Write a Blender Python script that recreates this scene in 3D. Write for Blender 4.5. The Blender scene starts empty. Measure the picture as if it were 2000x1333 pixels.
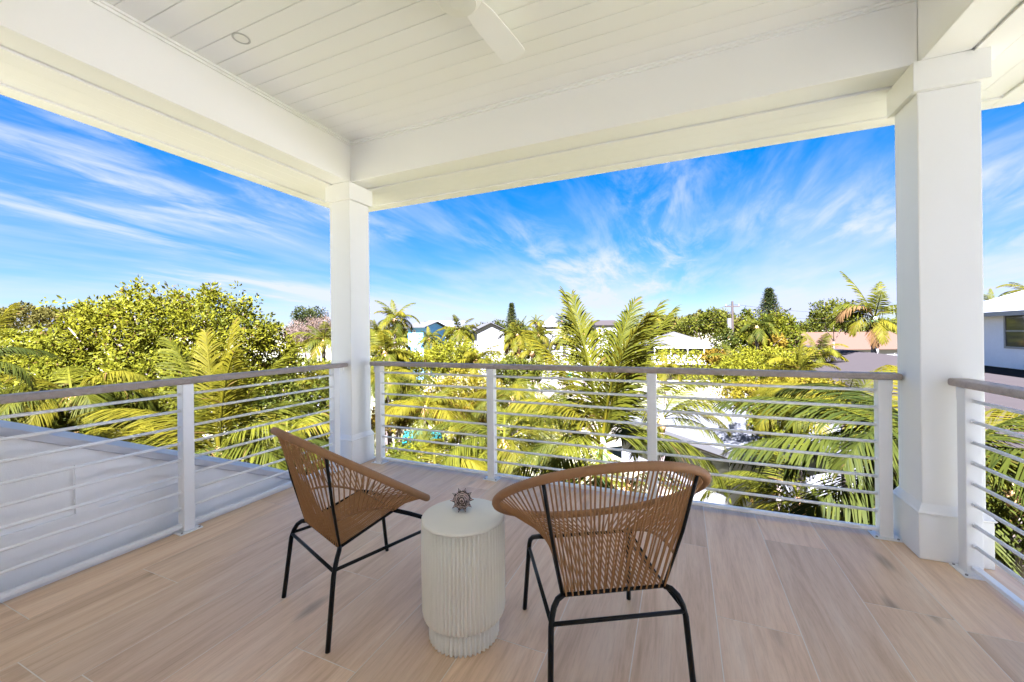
import bpy, bmesh, math, random
import numpy as np
from mathutils import Vector, Matrix
R = math.radians
scene = bpy.context.scene
C = scene.collection
random.seed(7)
rng = np.random.default_rng(7)

# ------------------------------------------------------------------ camera, sky, sun, exposure
F_PX, YAW, ROLL, CY, CAMZ = 778.7, 0.4030225, -0.01163, 650.65, 1.2
FW = Vector((-math.sin(YAW), math.cos(YAW), 0)); RT = Vector((math.cos(YAW), math.sin(YAW), 0))
R2 = RT * math.cos(ROLL) + Vector((0, 0, 1)) * math.sin(ROLL); U2 = R2.cross(FW)
CAM = Vector((0, 0, CAMZ))
cd = bpy.data.cameras.new('camera'); cam = bpy.data.objects.new('camera', cd); C.objects.link(cam)
cd.sensor_width = 36; cd.lens = F_PX / 2000 * 36; cd.shift_y = -(666.5 - CY) / 2000
cd.clip_start = .02; cd.clip_end = 9000
m = Matrix((R2, U2, -FW)).transposed().to_4x4(); m.translation = CAM; cam.matrix_world = m
scene.camera = cam

SUN_EL = 54
SDIR = Vector((.16, -.987, 0)).normalized()
world = bpy.data.worlds.new('World'); scene.world = world; world.use_nodes = True
nt = world.node_tree; nt.nodes.clear()
def N(t, nt, **k):
    n = nt.nodes.new(t)
    for a, v in k.items():
        if a == 'ins':
            for kk, vv in v.items(): n.inputs[kk].default_value = vv
        else: setattr(n, a, v)
    return n
def sky_world():
    L = nt.links.new
    out = N('ShaderNodeOutputWorld', nt); bg = N('ShaderNodeBackground', nt); L(bg.outputs[0], out.inputs[0])
    bg.inputs[1].default_value = .05
    sky = N('ShaderNodeTexSky', nt, sky_type='NISHITA', sun_disc=False, sun_elevation=R(SUN_EL),
            sun_rotation=math.atan2(SDIR.x, SDIR.y), air_density=1.0, dust_density=.3, ozone_density=3.0)
    hs = N('ShaderNodeHueSaturation', nt, ins={'Hue': .501, 'Saturation': 2.0, 'Value': .235})
    gm = N('ShaderNodeGamma', nt, ins={'Gamma': .60}); L(sky.outputs[0], gm.inputs[0]); L(gm.outputs[0], hs.inputs['Color'])
    tc = N('ShaderNodeTexCoord', nt)
    sep = N('ShaderNodeSeparateXYZ', nt); L(tc.outputs['Generated'], sep.inputs[0])
    def mth(op, a, b=None, clamp=False):
        n = N('ShaderNodeMath', nt, operation=op, use_clamp=clamp)
        for i, v in enumerate((a, b)):
            if v is None: continue
            if hasattr(v, 'is_linked') or hasattr(v, 'links'): L(v, n.inputs[i])
            else: n.inputs[i].default_value = v
        return n.outputs[0]
    zz = mth('ADD', mth('MAXIMUM', sep.outputs[2], 0.0), .13)
    px = mth('DIVIDE', sep.outputs[0], zz); py = mth('DIVIDE', sep.outputs[1], zz)
    cmb = N('ShaderNodeCombineXYZ', nt); L(px, cmb.inputs[0]); L(py, cmb.inputs[1])
    def noise(scale, rot, loc, sc, det=8, rough=.6, dist=.6):
        mp = N('ShaderNodeMapping', nt); mp.inputs['Rotation'].default_value = (0, 0, rot)
        mp.inputs['Location'].default_value = loc; mp.inputs['Scale'].default_value = sc
        L(cmb.outputs[0], mp.inputs[0])
        n = N('ShaderNodeTexNoise', nt, ins={'Scale': scale, 'Detail': det, 'Roughness': rough, 'Distortion': dist})
        L(mp.outputs[0], n.inputs['Vector']); return n.outputs[0]
    def ramp(v, a, b):
        n = N('ShaderNodeMapRange', nt, interpolation_type='SMOOTHSTEP'); L(v, n.inputs[0])
        n.inputs[1].default_value = a; n.inputs[2].default_value = b; return n.outputs[0]
    streak = ramp(noise(1.7, R(14), (3.1, 1.7, 0), (1.6, .40, 1), 10, .62, .45), .435, .71)
    wisp = ramp(noise(2.1, R(-22), (7.7, 4.2, 0), (1.6, .6, 1), 9, .62, .55), .44, .72)
    big = ramp(noise(.55, R(10), (2.4, 8.3, 0), (1, .6, 1), 3, .5, .4), .42, .62)
    c1 = mth('MULTIPLY', mth('MAXIMUM', streak, mth('MULTIPLY', wisp, .8)), mth('ADD', mth('MULTIPLY', big, .85), .15))
    low = mth('MULTIPLY', ramp(sep.outputs[2], .36, .03), .95)          # thin veil near the horizon
    veil = mth('MULTIPLY', low, ramp(noise(.9, R(5), (1, 2, 0), (.6, .25, 1), 5, .55, .3), .38, .66))
    cf = mth('ADD', mth('MULTIPLY', c1, .95), veil, True)
    cf = mth('MULTIPLY', cf, ramp(sep.outputs[2], -.02, .03))
    mx = N('ShaderNodeMix', nt, data_type='RGBA'); L(cf, mx.inputs[0]); L(hs.outputs[0], mx.inputs[6])
    mx.inputs[7].default_value = (.70, .69, .73, 1)
    L(mx.outputs[2], bg.inputs[0])
sky_world()
sd = bpy.data.lights.new('sun', 'SUN'); sun = bpy.data.objects.new('sun', sd); C.objects.link(sun)
sd.energy = 5.0; sd.angle = R(.53); sd.color = (1, .93, .82)
sv = SDIR * math.cos(R(SUN_EL)) + Vector((0, 0, math.sin(R(SUN_EL))))
sun.rotation_euler = sv.to_track_quat('Z', 'Y').to_euler(); sun.location = (-20, -30, 40)
vs = scene.view_settings; vs.view_transform = 'Standard'; vs.look = 'None'; vs.gamma = 1; vs.exposure = 4.75
vs.use_curve_mapping = False
vs.use_white_balance = True; vs.white_balance_temperature = 5180; vs.white_balance_tint = 21
scene.render.engine = 'CYCLES'
cy = scene.cycles; cy.use_denoising = True; cy.max_bounces = 10; cy.diffuse_bounces = 6; cy.transparent_max_bounces = 8
cy.sample_clamp_indirect = 6; cy.caustics_reflective = False; cy.caustics_refractive = False

# ------------------------------------------------------------------ helpers
def at(x, y, d):
    """a point seen at photo pixel (x, y) at depth d metres"""
    return CAM + (FW + R2 * ((x - 1000) / F_PX) - U2 * ((y - CY) / F_PX)) * d
def lin(h):
    h = h.lstrip('#'); r = [int(h[i:i+2], 16) / 255 for i in (0, 2, 4)]
    return tuple(c / 12.92 if c <= .04045 else ((c + .055) / 1.055) ** 2.4 for c in r)
def fin(o, name=None, parent=None, label=None, cat=None, group=None, kind=None):
    if parent is not None: o.parent = parent
    if label: o['label'] = label
    if cat: o['category'] = cat
    if group: o['group'] = group
    if kind: o['kind'] = kind
    return o
def thing(name, label, cat, loc=(0, 0, 0), rz=0, group=None):
    o = bpy.data.objects.new(name, None); C.objects.link(o); o.empty_display_size = .1
    o.location = loc; o.rotation_euler = (0, 0, rz)
    return fin(o, label=label, cat=cat, group=group)
def struct(name):
    o = bpy.data.objects.new(name, None); C.objects.link(o); o['kind'] = 'structure'; return o
class MB:
    def __init__(s): s.v = []; s.f = []
    def add(s, v, f):
        n = len(s.v); s.v += [tuple(p) for p in v]; s.f += [tuple(i + n for i in q) for q in f]; return s
    def box(s, a, b):
        (x0, y0, z0), (x1, y1, z1) = a, b
        return s.add([(x0,y0,z0),(x1,y0,z0),(x1,y1,z0),(x0,y1,z0),(x0,y0,z1),(x1,y0,z1),(x1,y1,z1),(x0,y1,z1)],
                     [(0,3,2,1),(4,5,6,7),(0,1,5,4),(1,2,6,5),(2,3,7,6),(3,0,4,7)])
    def loft(s, rings, cap=True, closed=True):
        n = len(rings[0]); v = [p for r in rings for p in r]; f = []
        for i in range(len(rings) - 1):
            for j in range(n if closed else n - 1):
                k = (j + 1) % n; f.append((i*n+j, i*n+k, (i+1)*n+k, (i+1)*n+j))
        if cap: f.append(tuple(range(n-1, -1, -1))); f.append(tuple((len(rings)-1)*n + j for j in range(n)))
        return s.add(v, f)
    def tube(s, pts, r, n=8, cap=True, loop=False):
        pts = [Vector(p) for p in pts]; rings = []; m_ = len(pts); nrm = None
        for i, p in enumerate(pts):
            if loop: t = pts[(i+1) % m_] - pts[i-1]
            else: t = pts[min(i+1, m_-1)] - pts[max(i-1, 0)]
            t = t.normalized() if t.length > 1e-9 else Vector((0,0,1))
            if nrm is None: nrm = t.orthogonal().normalized()
            nrm = (nrm - t * nrm.dot(t)); nrm = nrm.normalized() if nrm.length > 1e-6 else t.orthogonal().normalized()
            b = t.cross(nrm); rr = r[i] if isinstance(r, (list, tuple)) else r
            rings.append([p + (nrm*math.cos(2*math.pi*j/n) + b*math.sin(2*math.pi*j/n)) * rr for j in range(n)])
        if loop: return s.loft(rings + [rings[0]], False)
        return s.loft(rings, cap)
    def prism(s, poly, axis, a, b):
        """polygon in the plane normal to axis, extruded from a to b"""
        def mk(u, v, w): return {'x': (w, u, v), 'y': (u, w, v), 'z': (u, v, w)}[axis]
        n = len(poly)
        v = [mk(u, w, a) for u, w in poly] + [mk(u, w, b) for u, w in poly]
        f = [tuple(range(n)), tuple(range(2*n-1, n-1, -1))] + [(i, i+n, (i+1) % n + n, (i+1) % n) for i in range(n)]
        return s.add(v, f)
    def mesh(s, name, bevel=0, smooth=False, seg=2):
        me = bpy.data.meshes.new(name); me.from_pydata(s.v, [], s.f)
        bm = bmesh.new(); bm.from_mesh(me); bmesh.ops.recalc_face_normals(bm, faces=bm.faces)
        if bevel: bmesh.ops.bevel(bm, geom=list(bm.edges), offset=bevel, segments=seg, affect='EDGES', profile=.5)
        bm.to_mesh(me); bm.free()
        if smooth: me.shade_smooth()
        return me
    def build(s, name, mat, parent=None, bevel=0, smooth=False, seg=2, **k):
        return obj(name, s.mesh(name, bevel, smooth, seg), mat, parent, **k)
def obj(name, me, mat, parent=None, **k):
    o = bpy.data.objects.new(name, me); C.objects.link(o)
    if mat is not None and not me.materials: me.materials.append(mat)
    return fin(o, parent=parent, **k)
def np_mesh(name, V, tris=None, quads=None):
    me = bpy.data.meshes.new(name); V = np.asarray(V, np.float32)
    fl = tris if quads is None else quads; k = 3 if quads is None else 4
    fl = np.asarray(fl, np.int32); me.vertices.add(len(V)); me.vertices.foreach_set('co', V.ravel())
    me.loops.add(fl.size); me.loops.foreach_set('vertex_index', fl.ravel())
    me.polygons.add(len(fl)); me.polygons.foreach_set('loop_start', np.arange(0, fl.size, k, dtype=np.int32))
    me.polygons.foreach_set('loop_total', np.full(len(fl), k, np.int32))
    me.update(calc_edges=True); return me

# ------------------------------------------------------------------ materials
def new_mat(name):
    m = bpy.data.materials.new(name); m.use_nodes = True; return m, m.node_tree, m.node_tree.nodes['Principled BSDF']
def plain(name, col, rough=.5, var=.06, scale=6, bump=0, bscale=60, metal=0, spec=.5):
    m, t, p = new_mat(name); L = t.links.new
    tc = N('ShaderNodeTexCoord', t); nz = N('ShaderNodeTexNoise', t, ins={'Scale': scale, 'Detail': 5, 'Roughness': .6})
    L(tc.outputs['Object'], nz.inputs['Vector'])
    rp = N('ShaderNodeMix', t, data_type='RGBA'); L(nz.outputs[0], rp.inputs[0])
    rp.inputs[6].default_value = (*[c * (1 - var) for c in col], 1); rp.inputs[7].default_value = (*[min(1, c * (1 + var)) for c in col], 1)
    L(rp.outputs[2], p.inputs['Base Color']); p.inputs['Roughness'].default_value = rough; p.inputs['Metallic'].default_value = metal
    p.inputs['Specular IOR Level'].default_value = spec
    if bump:
        n2 = N('ShaderNodeTexNoise', t, ins={'Scale': bscale, 'Detail': 4}); L(tc.outputs['Object'], n2.inputs['Vector'])
        b = N('ShaderNodeBump', t, ins={'Strength': bump, 'Distance': .004}); L(n2.outputs[0], b.inputs['Height']); L(b.outputs[0], p.inputs['Normal'])
    return m
def wood_mat(name, c0, c1, c2, rough, axis_scale=(9, .7, 9), gs=1.0):
    m, t, p = new_mat(name); L = t.links.new
    tc = N('ShaderNodeTexCoord', t); oi = N('ShaderNodeObjectInfo', t)
    ad = N('ShaderNodeVectorMath', t, operation='ADD'); L(tc.outputs['Object'], ad.inputs[0])
    ml = N('ShaderNodeVectorMath', t, operation='SCALE'); L(oi.outputs['Random'], ml.inputs['Scale']); ml.inputs[0].default_value = (37, 61, 13)
    L(ml.outputs[0], ad.inputs[1])
    mp = N('ShaderNodeMapping', t); mp.inputs['Scale'].default_value = axis_scale; L(ad.outputs[0], mp.inputs[0])
    n1 = N('ShaderNodeTexNoise', t, ins={'Scale': 1.0 * gs, 'Detail': 8, 'Roughness': .62, 'Distortion': 1.9}); L(mp.outputs[0], n1.inputs['Vector'])
    mp2 = N('ShaderNodeMapping', t); mp2.inputs['Scale'].default_value = tuple(a * (9 if a > 2 else 7) for a in axis_scale); L(ad.outputs[0], mp2.inputs[0])
    n2 = N('ShaderNodeTexNoise', t, ins={'Scale': 1.6 * gs, 'Detail': 8, 'Roughness': .7, 'Distortion': .4}); L(mp2.outputs[0], n2.inputs['Vector'])
    r1 = N('ShaderNodeValToRGB', t); L(n1.outputs[0], r1.inputs[0])
    r1.color_ramp.elements[0].position = .26; r1.color_ramp.elements[0].color = (*c0, 1)
    r1.color_ramp.elements[1].position = .76; r1.color_ramp.elements[1].color = (*c2, 1)
    e = r1.color_ramp.elements.new(.5); e.color = (*c1, 1)
    r2 = N('ShaderNodeValToRGB', t); L(n2.outputs[0], r2.inputs[0])
    r2.color_ramp.elements[0].position = .28; r2.color_ramp.elements[0].color = (.80, .77, .74, 1)
    r2.color_ramp.elements[1].position = .55; r2.color_ramp.elements[1].color = (1, 1, 1, 1)
    mx = N('ShaderNodeMix', t, data_type='RGBA', blend_type='MULTIPLY'); mx.inputs[0].default_value = .8
    L(r1.outputs[0], mx.inputs[6]); L(r2.outputs[0], mx.inputs[7])
    # knots
    mp3 = N('ShaderNodeMapping', t); mp3.inputs['Scale'].default_value = tuple((4.2 if a > 2 else 1.3) for a in axis_scale); L(ad.outputs[0], mp3.inputs[0])
    vo = N('ShaderNodeTexVoronoi', t, ins={'Scale': .8}); L(mp3.outputs[0], vo.inputs['Vector'])
    kr = N('ShaderNodeMapRange', t, interpolation_type='SMOOTHSTEP'); L(vo.outputs['Distance'], kr.inputs[0])
    kr.inputs[1].default_value = .03; kr.inputs[2].default_value = .13; kr.inputs[3].default_value = .62; kr.inputs[4].default_value = 1
    mk = N('ShaderNodeMix', t, data_type='RGBA', blend_type='MULTIPLY'); mk.inputs[0].default_value = 1
    L(mx.outputs[2], mk.inputs[6]); L(kr.outputs[0], mk.inputs[7])
    hv = N('ShaderNodeHueSaturation', t); L(mk.outputs[2], hv.inputs['Color'])
    vr = N('ShaderNodeMapRange', t); L(oi.outputs['Random'], vr.inputs[0]); vr.inputs[3].default_value = .88; vr.inputs[4].default_value = 1.10
    L(vr.outputs[0], hv.inputs['Value']); L(hv.outputs[0], p.inputs['Base Color'])
    rr = N('ShaderNodeMapRange', t); L(n2.outputs[0], rr.inputs[0]); rr.inputs[3].default_value = rough - .08; rr.inputs[4].default_value = rough + .12
    L(rr.outputs[0], p.inputs['Roughness'])
    b = N('ShaderNodeBump', t, ins={'Strength': .12, 'Distance': .002}); L(n2.outputs[0], b.inputs['Height']); L(b.outputs[0], p.inputs['Normal'])
    return m
def leaf_mat(name, a, b, trans=.35, rough=.42, nscale=.8, tint=None):
    """leaf colour varies from a to b by object and in clumps; light shines through the blade"""
    m, t, p = new_mat(name); L = t.links.new
    ge = N('ShaderNodeNewGeometry', t); oi = N('ShaderNodeObjectInfo', t)
    nz = N('ShaderNodeTexNoise', t, ins={'Scale': nscale, 'Detail': 4, 'Roughness': .6}); L(ge.outputs['Position'], nz.inputs['Vector'])
    mm = N('ShaderNodeMath', t, operation='MULTIPLY_ADD'); L(oi.outputs['Random'], mm.inputs[0]); mm.inputs[1].default_value = .45
    ms = N('ShaderNodeMapRange', t); L(nz.outputs[0], ms.inputs[0]); ms.inputs[1].default_value = .3; ms.inputs[2].default_value = .7; ms.inputs[4].default_value = .6
    L(ms.outputs[0], mm.inputs[2])
    ri = N('ShaderNodeMath', t, operation='MULTIPLY_ADD'); L(ge.outputs['Random Per Island'], ri.inputs[0]); ri.inputs[1].default_value = .5; ri.inputs[2].default_value = -.25
    sm = N('ShaderNodeMath', t, operation='ADD', use_clamp=True); L(mm.outputs[0], sm.inputs[0]); L(ri.outputs[0], sm.inputs[1])
    cr = N('ShaderNodeMix', t, data_type='RGBA'); L(sm.outputs[0], cr.inputs[0]); cr.inputs[6].default_value = (*a, 1); cr.inputs[7].default_value = (*b, 1)
    gt = N('ShaderNodeMath', t, operation='GREATER_THAN'); L(ge.outputs['Random Per Island'], gt.inputs[0]); gt.inputs[1].default_value = .972
    dm = N('ShaderNodeMix', t, data_type='RGBA'); L(gt.outputs[0], dm.inputs[0]); L(cr.outputs[2], dm.inputs[6]); dm.inputs[7].default_value = (.055, .034, .008, 1); cr = dm
    L(cr.outputs[2], p.inputs['Base Color']); p.inputs['Roughness'].default_value = rough + .15; p.inputs['Specular IOR Level'].default_value = .03
    tr = N('ShaderNodeBsdfTranslucent', t); L(cr.outputs[2], tr.inputs[0])
    mx = N('ShaderNodeMixShader', t); mx.inputs[0].default_value = trans + .08
    L(p.outputs[0], mx.inputs[1]); L(tr.outputs[0], mx.inputs[2]); L(mx.outputs[0], t.nodes['Material Output'].inputs[0])
    return m
M = {}
M['white'] = plain('white_paint', (.87, .868, .862), .45, .015, 3, .06, 90)
M['ceil'] = plain('ceiling_paint', (.87, .868, .866), .5, .015, 3)
M['rail'] = plain('powder_coated_white', (.86, .865, .88), .32, .01, 8)
M['stucco'] = plain('white_stucco', (.92, .92, .93), .75, .03, 9, .35, 240)
M['coping'] = plain('grey_coping', (.56, .56, .60), .6, .05, 5, .1, 90)
M['handrail'] = wood_mat('taupe_composite', (.33, .275, .25), (.42, .355, .325), (.48, .415, .385), .5, (9, 9, 9), 2)
M['plank'] = wood_mat('oak_look_porcelain', (.60, .39, .222), (.78, .56, .355), (.87, .68, .475), .36)
M['grout'] = plain('pale_grout', (.80, .72, .62), .8, .05, 20)
M['black'] = plain('black_steel', (.0035, .0035, .004), .42, .1, 20, spec=.25)
M['rope'] = plain('tan_rope', (.34, .172, .060), .7, .25, 60, .3, 400)
M['rope2'] = plain('tan_rope_wrap', (.31, .16, .064), .68, .2, 40, .3, 500)
M['cement'] = plain('cream_cement', (.77, .74, .655), .7, .03, 5, .12, 260)
M['chrome'] = plain('steel_screw', (.35, .35, .36), .3, .1, 20, metal=1)
M['light'] = plain('frosted_lens', (.82, .82, .80), .3, .01, 4)
M['bark'] = plain('palm_bark', (.07, .052, .04), .85, .35, 9, .6, 40)
M['bark2'] = plain('tree_bark', (.07, .05, .037), .9, .35, 8, .6, 30)
M['shaft'] = plain('green_crownshaft', (.10, .17, .06), .5, .2, 5)
M['husk'] = plain('frond_fibre', (.30, .16, .06), .9, .4, 12)
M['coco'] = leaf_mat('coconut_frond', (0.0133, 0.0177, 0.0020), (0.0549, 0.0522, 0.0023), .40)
M['cocod'] = leaf_mat('deep_green_shade_frond', (0.0069, 0.0107, 0.0021), (0.0252, 0.0277, 0.0023), .34)  # deep green that also puts the building's shade into the right palm's colour
M['yel'] = leaf_mat('golden_frond', (0.0316, 0.0303, 0.0017), (0.0744, 0.0620, 0.0021), .42)
M['dry'] = leaf_mat('dry_frond', (0.0343, 0.0174, 0.0062), (0.0562, 0.0319, 0.0109), .25, .7)
M['leafa'] = leaf_mat('bright_broad_leaf', (0.0174, 0.0248, 0.0017), (0.0958, 0.0890, 0.0032), .40, .34, .7)
M['leafb'] = leaf_mat('green_broad_leaf', (0.0112, 0.0163, 0.0023), (0.0532, 0.0531, 0.0030), .34, .4, .6)
M['leafy'] = leaf_mat('yellow_broad_leaf', (0.0421, 0.0350, 0.0017), (0.0931, 0.0721, 0.0025), .36, .45, 1.2)
M['leafo'] = leaf_mat('orange_leaf', (0.0496, 0.0300, 0.0024), (0.0862, 0.0581, 0.0035), .32, .45, 1.2)
M['leafd'] = leaf_mat('dark_needle', (0.0076, 0.0113, 0.0030), (0.0250, 0.0275, 0.0049), .2, .6, .4)
M['far'] = leaf_mat('far_leaf', (0.0136, 0.0146, 0.0032), (0.0443, 0.0372, 0.0059), .25, .6, .12)
M['twig'] = leaf_mat('dry_pink_twig', (0.0668, 0.0446, 0.0312), (0.1070, 0.0758, 0.0557), .2, .8, .6)

# ------------------------------------------------------------------ the porch: floor
XL, XR, YF, YB = -2.86, 1.45, 3.04, -1.05
def porch_floor():
    fl = struct('deck_floor')
    MB().box((XL, YB, -.24), (XR, YF, -.012)).build('slab', M['white'], fl)
    MB().box((XL + .002, YB + .002, -.0118), (XR - .002, YF - .002, -.0011)).build('grout_bed', M['grout'], fl)
    anchor = {-2.88: .753, -2.58: 1.145, -2.28: .636, -1.98: 1.9, -1.68: .33, -1.38: 1.08, -1.08: 1.75, -.78: 1.416, -.48: .85,
              -.18: 1.25, .12: 1.876, .42: 2.66, .72: 2.213, 1.02: .95, 1.32: 1.6}
    g = .0020
    for x0, a in anchor.items():
        x1 = x0 + .3; xa, xb = max(x0, XL) + g, min(x1, XR) - g
        if xb - xa < .02: continue
        ys = sorted({YB, YF} | {a + k * 1.2 for k in range(-4, 5) if YB + .02 < a + k * 1.2 < YF - .02})
        for y0, y1 in zip(ys, ys[1:]):
            cx, cyy = (xa + xb) / 2, (y0 + y1) / 2
            o = MB().box((xa - cx, y0 + g - cyy, -.0010), (xb - cx, y1 - g - cyy, 0)).build('plank', M['plank'], fl)
            o.location = (cx, cyy, random.uniform(-.0004, 0))
    MB().box((XL - .012, YF, -.26), (XR, YF + .012, .012)).build('edge_flashing', M['rail'], fl)
    MB().box((XL - .012, YB, -.26), (XL, YF, .012)).build('edge_flashing', M['rail'], fl)
    MB().box((XR, YB, -.26), (XR + .012, YF + .012, .004)).build('edge_flashing', M['rail'], fl)
porch_floor()

# ------------------------------------------------------------------ the porch: columns
CS = .245
def column(cx, cyy, label):
    t = thing('porch_column', label, 'column', (cx, cyy, 0), 0, 'square porch columns'); h = CS / 2
    MB().box((-h, -h, .262), (h, h, 2.43)).build('shaft', M['white'], t, .006)
    MB().box((-h - .02, -h - .02, 0), (h + .02, h + .02, .235)).build('base', M['white'], t, .006)
    b = MB(); a, c = h + .0225, h + .001
    sq = lambda w, z: [(-w, -w, z), (w, -w, z), (w, w, z), (-w, w, z)]
    b.loft([sq(a, .2355), sq(a + .004, .243), sq(a - .004, .252), sq(c, .285)]); b.build('base_moulding', M['white'], t)
    MB().box((-h - .025, -h - .025, 2.43), (h + .025, h + .025, 2.5845)).build('cap', M['white'], t, .004)
    return t
column(-2.765 - CS / 2, 2.755 + CS / 2, 'white square corner column where the left and front railings meet')
column(1.144 + CS / 2, 2.755 + CS / 2, 'wide white column at the right end of the front railing')

# ------------------------------------------------------------------ the porch: ceiling, beams, eaves
ZS, ZC = 2.585, 2.94
BX0, BX1, BY = -2.752, 1.152, 2.76           # inner faces of the beams
def porch_roof():
    c = struct('porch_ceiling')
    MB().box((BX0 - .02, YB, ZC + .012), (BX1 + .02, BY + .02, ZC + .05)).build('backing', M['ceil'], c)
    y = BY; k = 0
    ys = [1.237 + .125 * i for i in range(-19, 13)]; ys = [v for v in ys if YB < v < BY - .02]
    ys = [YB] + ys + [BY]
    for a, b in zip(ys, ys[1:]):
        cyy = (a + b) / 2
        o = MB().box((BX0, a - cyy + .0014, 0), (BX1, b - cyy - .0014, .0115)).build('ceiling_board', M['ceil'], c, .0022, seg=1); o.location = (0, cyy, ZC)
    tr = .028
    b = MB().box((BX0 + .001, YB, ZC - tr), (BX0 + .014, BY - .001, ZC - .001)); b.box((BX0 + .0142, YB, ZC - .014), (BX0 + tr, BY - .0152, ZC - .001)); b.build('ceiling_trim', M['white'], c)
    b = MB().box((BX0 + .0143, BY - .014, ZC - tr), (BX1 - .0143, BY - .001, ZC - .001)); b.box((BX0 + tr + .0002, BY - tr, ZC - .014), (BX1 - tr - .0002, BY - .0142, ZC - .001)); b.build('ceiling_trim', M['white'], c)
    b = MB().box((BX1 - .014, YB, ZC - tr), (BX1 - .001, BY - .001, ZC - .001)); b.box((BX1 - tr, YB, ZC - .014), (BX1 - .0142, BY - .0152, ZC - .001)); b.build('ceiling_trim', M['white'], c)
    w = .19
    bm = struct('roof_beam')
    MB().box((BX0 - w, YB, ZS), (BX0, BY + w, ZC + .15)).build('beam', M['white'], bm, .005)
    MB().box((BX0 + .0005, BY, ZS), (BX1 - .0005, BY + w, ZC + .15)).build('beam', M['white'], bm, .005)
    MB().box((BX1, YB, ZS), (BX1 + w, BY + w, ZC + .15)).build('beam', M['white'], bm, .005)
    e = struct('eave_soffit'); g = .012; zt = ZS - .006
    xl, xr, yf = BX0 - w - g, BX1 + w + g, BY + w + g       # inner lips
    xo, xr2, yo = -3.36, xr + .42, 3.345                    # outer ends of the boards
    def edge(n, s): return [s * i / n for i in range(n + 1)]
    # left
    for a, b_ in zip(edge(3, 1), edge(3, 1)[1:]):
        xa, xb = xl + (xo - xl) * a, xl + (xo - xl) * b_
        ya, yb_ = yf + (yo - yf) * a, yf + (yo - yf) * b_
        MB().prism([(xa - .0012, YB), (xa - .0012, ya), (xb + .0012, yb_), (xb + .0012, YB)], 'z', zt, zt + .012).build('soffit_board', M['ceil'], e)
        MB().prism([(xl + (xo - xl) * a, ya + .0012), (xr + (xr2 - xr) * a, ya + .0012), (xr + (xr2 - xr) * b_, yb_ - .0012), (xl + (xo - xl) * b_, yb_ - .0012)], 'z', zt, zt + .012).build('soffit_board', M['ceil'], e)
        xa, xb = xr + (xr2 - xr) * a, xr + (xr2 - xr) * b_
        MB().prism([(xa + .0012, YB), (xa + .0012, ya), (xb - .0012, yb_), (xb - .0012, YB)], 'z', zt, zt + .012).build('soffit_board', M['ceil'], e)
    # raised lip that closes the inner edge of the soffit
    MB().box((xl - .004, YB, zt - .005), (xl + .004, yf + .004, zt - .0005)).build('soffit_lip', M['white'], e)
    MB().box((xl + .0045, yf - .004, zt - .005), (xr - .0045, yf + .004, zt - .0005)).build('soffit_lip', M['white'], e)
    MB().box((xr - .004, YB, zt - .005), (xr + .004, yf + .004, zt - .0005)).build('soffit_lip', M['white'], e)
    MB().box((xl - .02, YB, zt + .0125), (xl + g - .0005, yf + .02, zt + .03)).build('groove_closure', M['white'], e)
    MB().box((xl + g, yf - g + .0005, zt + .0125), (xr - g, yf + .02, zt + .03)).build('groove_closure', M['white'], e)
    MB().box((xr - g + .0005, YB, zt + .0125), (xr + .02, yf + .02, zt + .03)).build('groove_closure', M['white'], e)
    # fascia: sub fascia and drip edge
    f0, f1, f2 = .002, .10, .165
    zf = zt - .012
    MB().box((xo - f1, YB, zf), (xo - f0, yo + f1, zf + .45)).build('fascia', M['white'], e, .003)
    MB().box((xo - f0 + .0005, yo + f0, zf), (xr2 + f0 - .0005, yo + f1, zf + .45)).build('fascia', M['white'], e, .003)
    MB().box((xr2 + f0, YB, zf), (xr2 + f1, yo + f1, zf + .45)).build('fascia', M['white'], e, .003)
    MB().box((xo - f2, YB, zf + .012), (xo - f1 - .0005, yo + f2, zf + .44)).build('drip_edge', M['rail'], e, .003)
    MB().box((xo - f1, yo + f1 + .0005, zf + .012), (xr2 + f1, yo + f2, zf + .44)).build('drip_edge', M['rail'], e, .003)
    MB().box((xr2 + f1 + .0005, YB, zf + .012), (xr2 + f2, yo + f2, zf + .44)).build('drip_edge', M['rail'], e, .003)
    # the roof above (outside the frame, it shades the porch)
    r = struct('porch_roof')
    x0, x1, y1 = xo - f2 - .02, xr2 + f2 + .02, yo + f2 + .02
    z0 = zf + .455
    MB().add([(x0, YB, z0), (x1, YB, z0), (x1, y1, z0), (x0, y1, z0), (x0 + 1.8, YB, z0 + 1.1), (x1 - 1.8, YB, z0 + 1.1), (x1 - 1.8, y1 - 1.8, z0 + 1.1), (x0 + 1.8, y1 - 1.8, z0 + 1.1)],
             [(0, 1, 2, 3), (0, 1, 5, 4), (1, 2, 6, 5), (2, 3, 7, 6), (3, 0, 4, 7), (4, 5, 6, 7)]).build('roof_sheet', M['coping'], r)
porch_roof()
def house_behind():
    h = struct('house_wall')
    MB().box((-4.2, -7, -6.3), (5.6, YB - .002, 6.4)).build('wall', M['stucco'], h)  # unseen house body, width and height set to block the sun
    MB().box((XL + .12, YB + .002, -6.3), (XR - .12, YF - .25, -.262)).build('lower_wall', M['stucco'], h)
house_behind()

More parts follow.
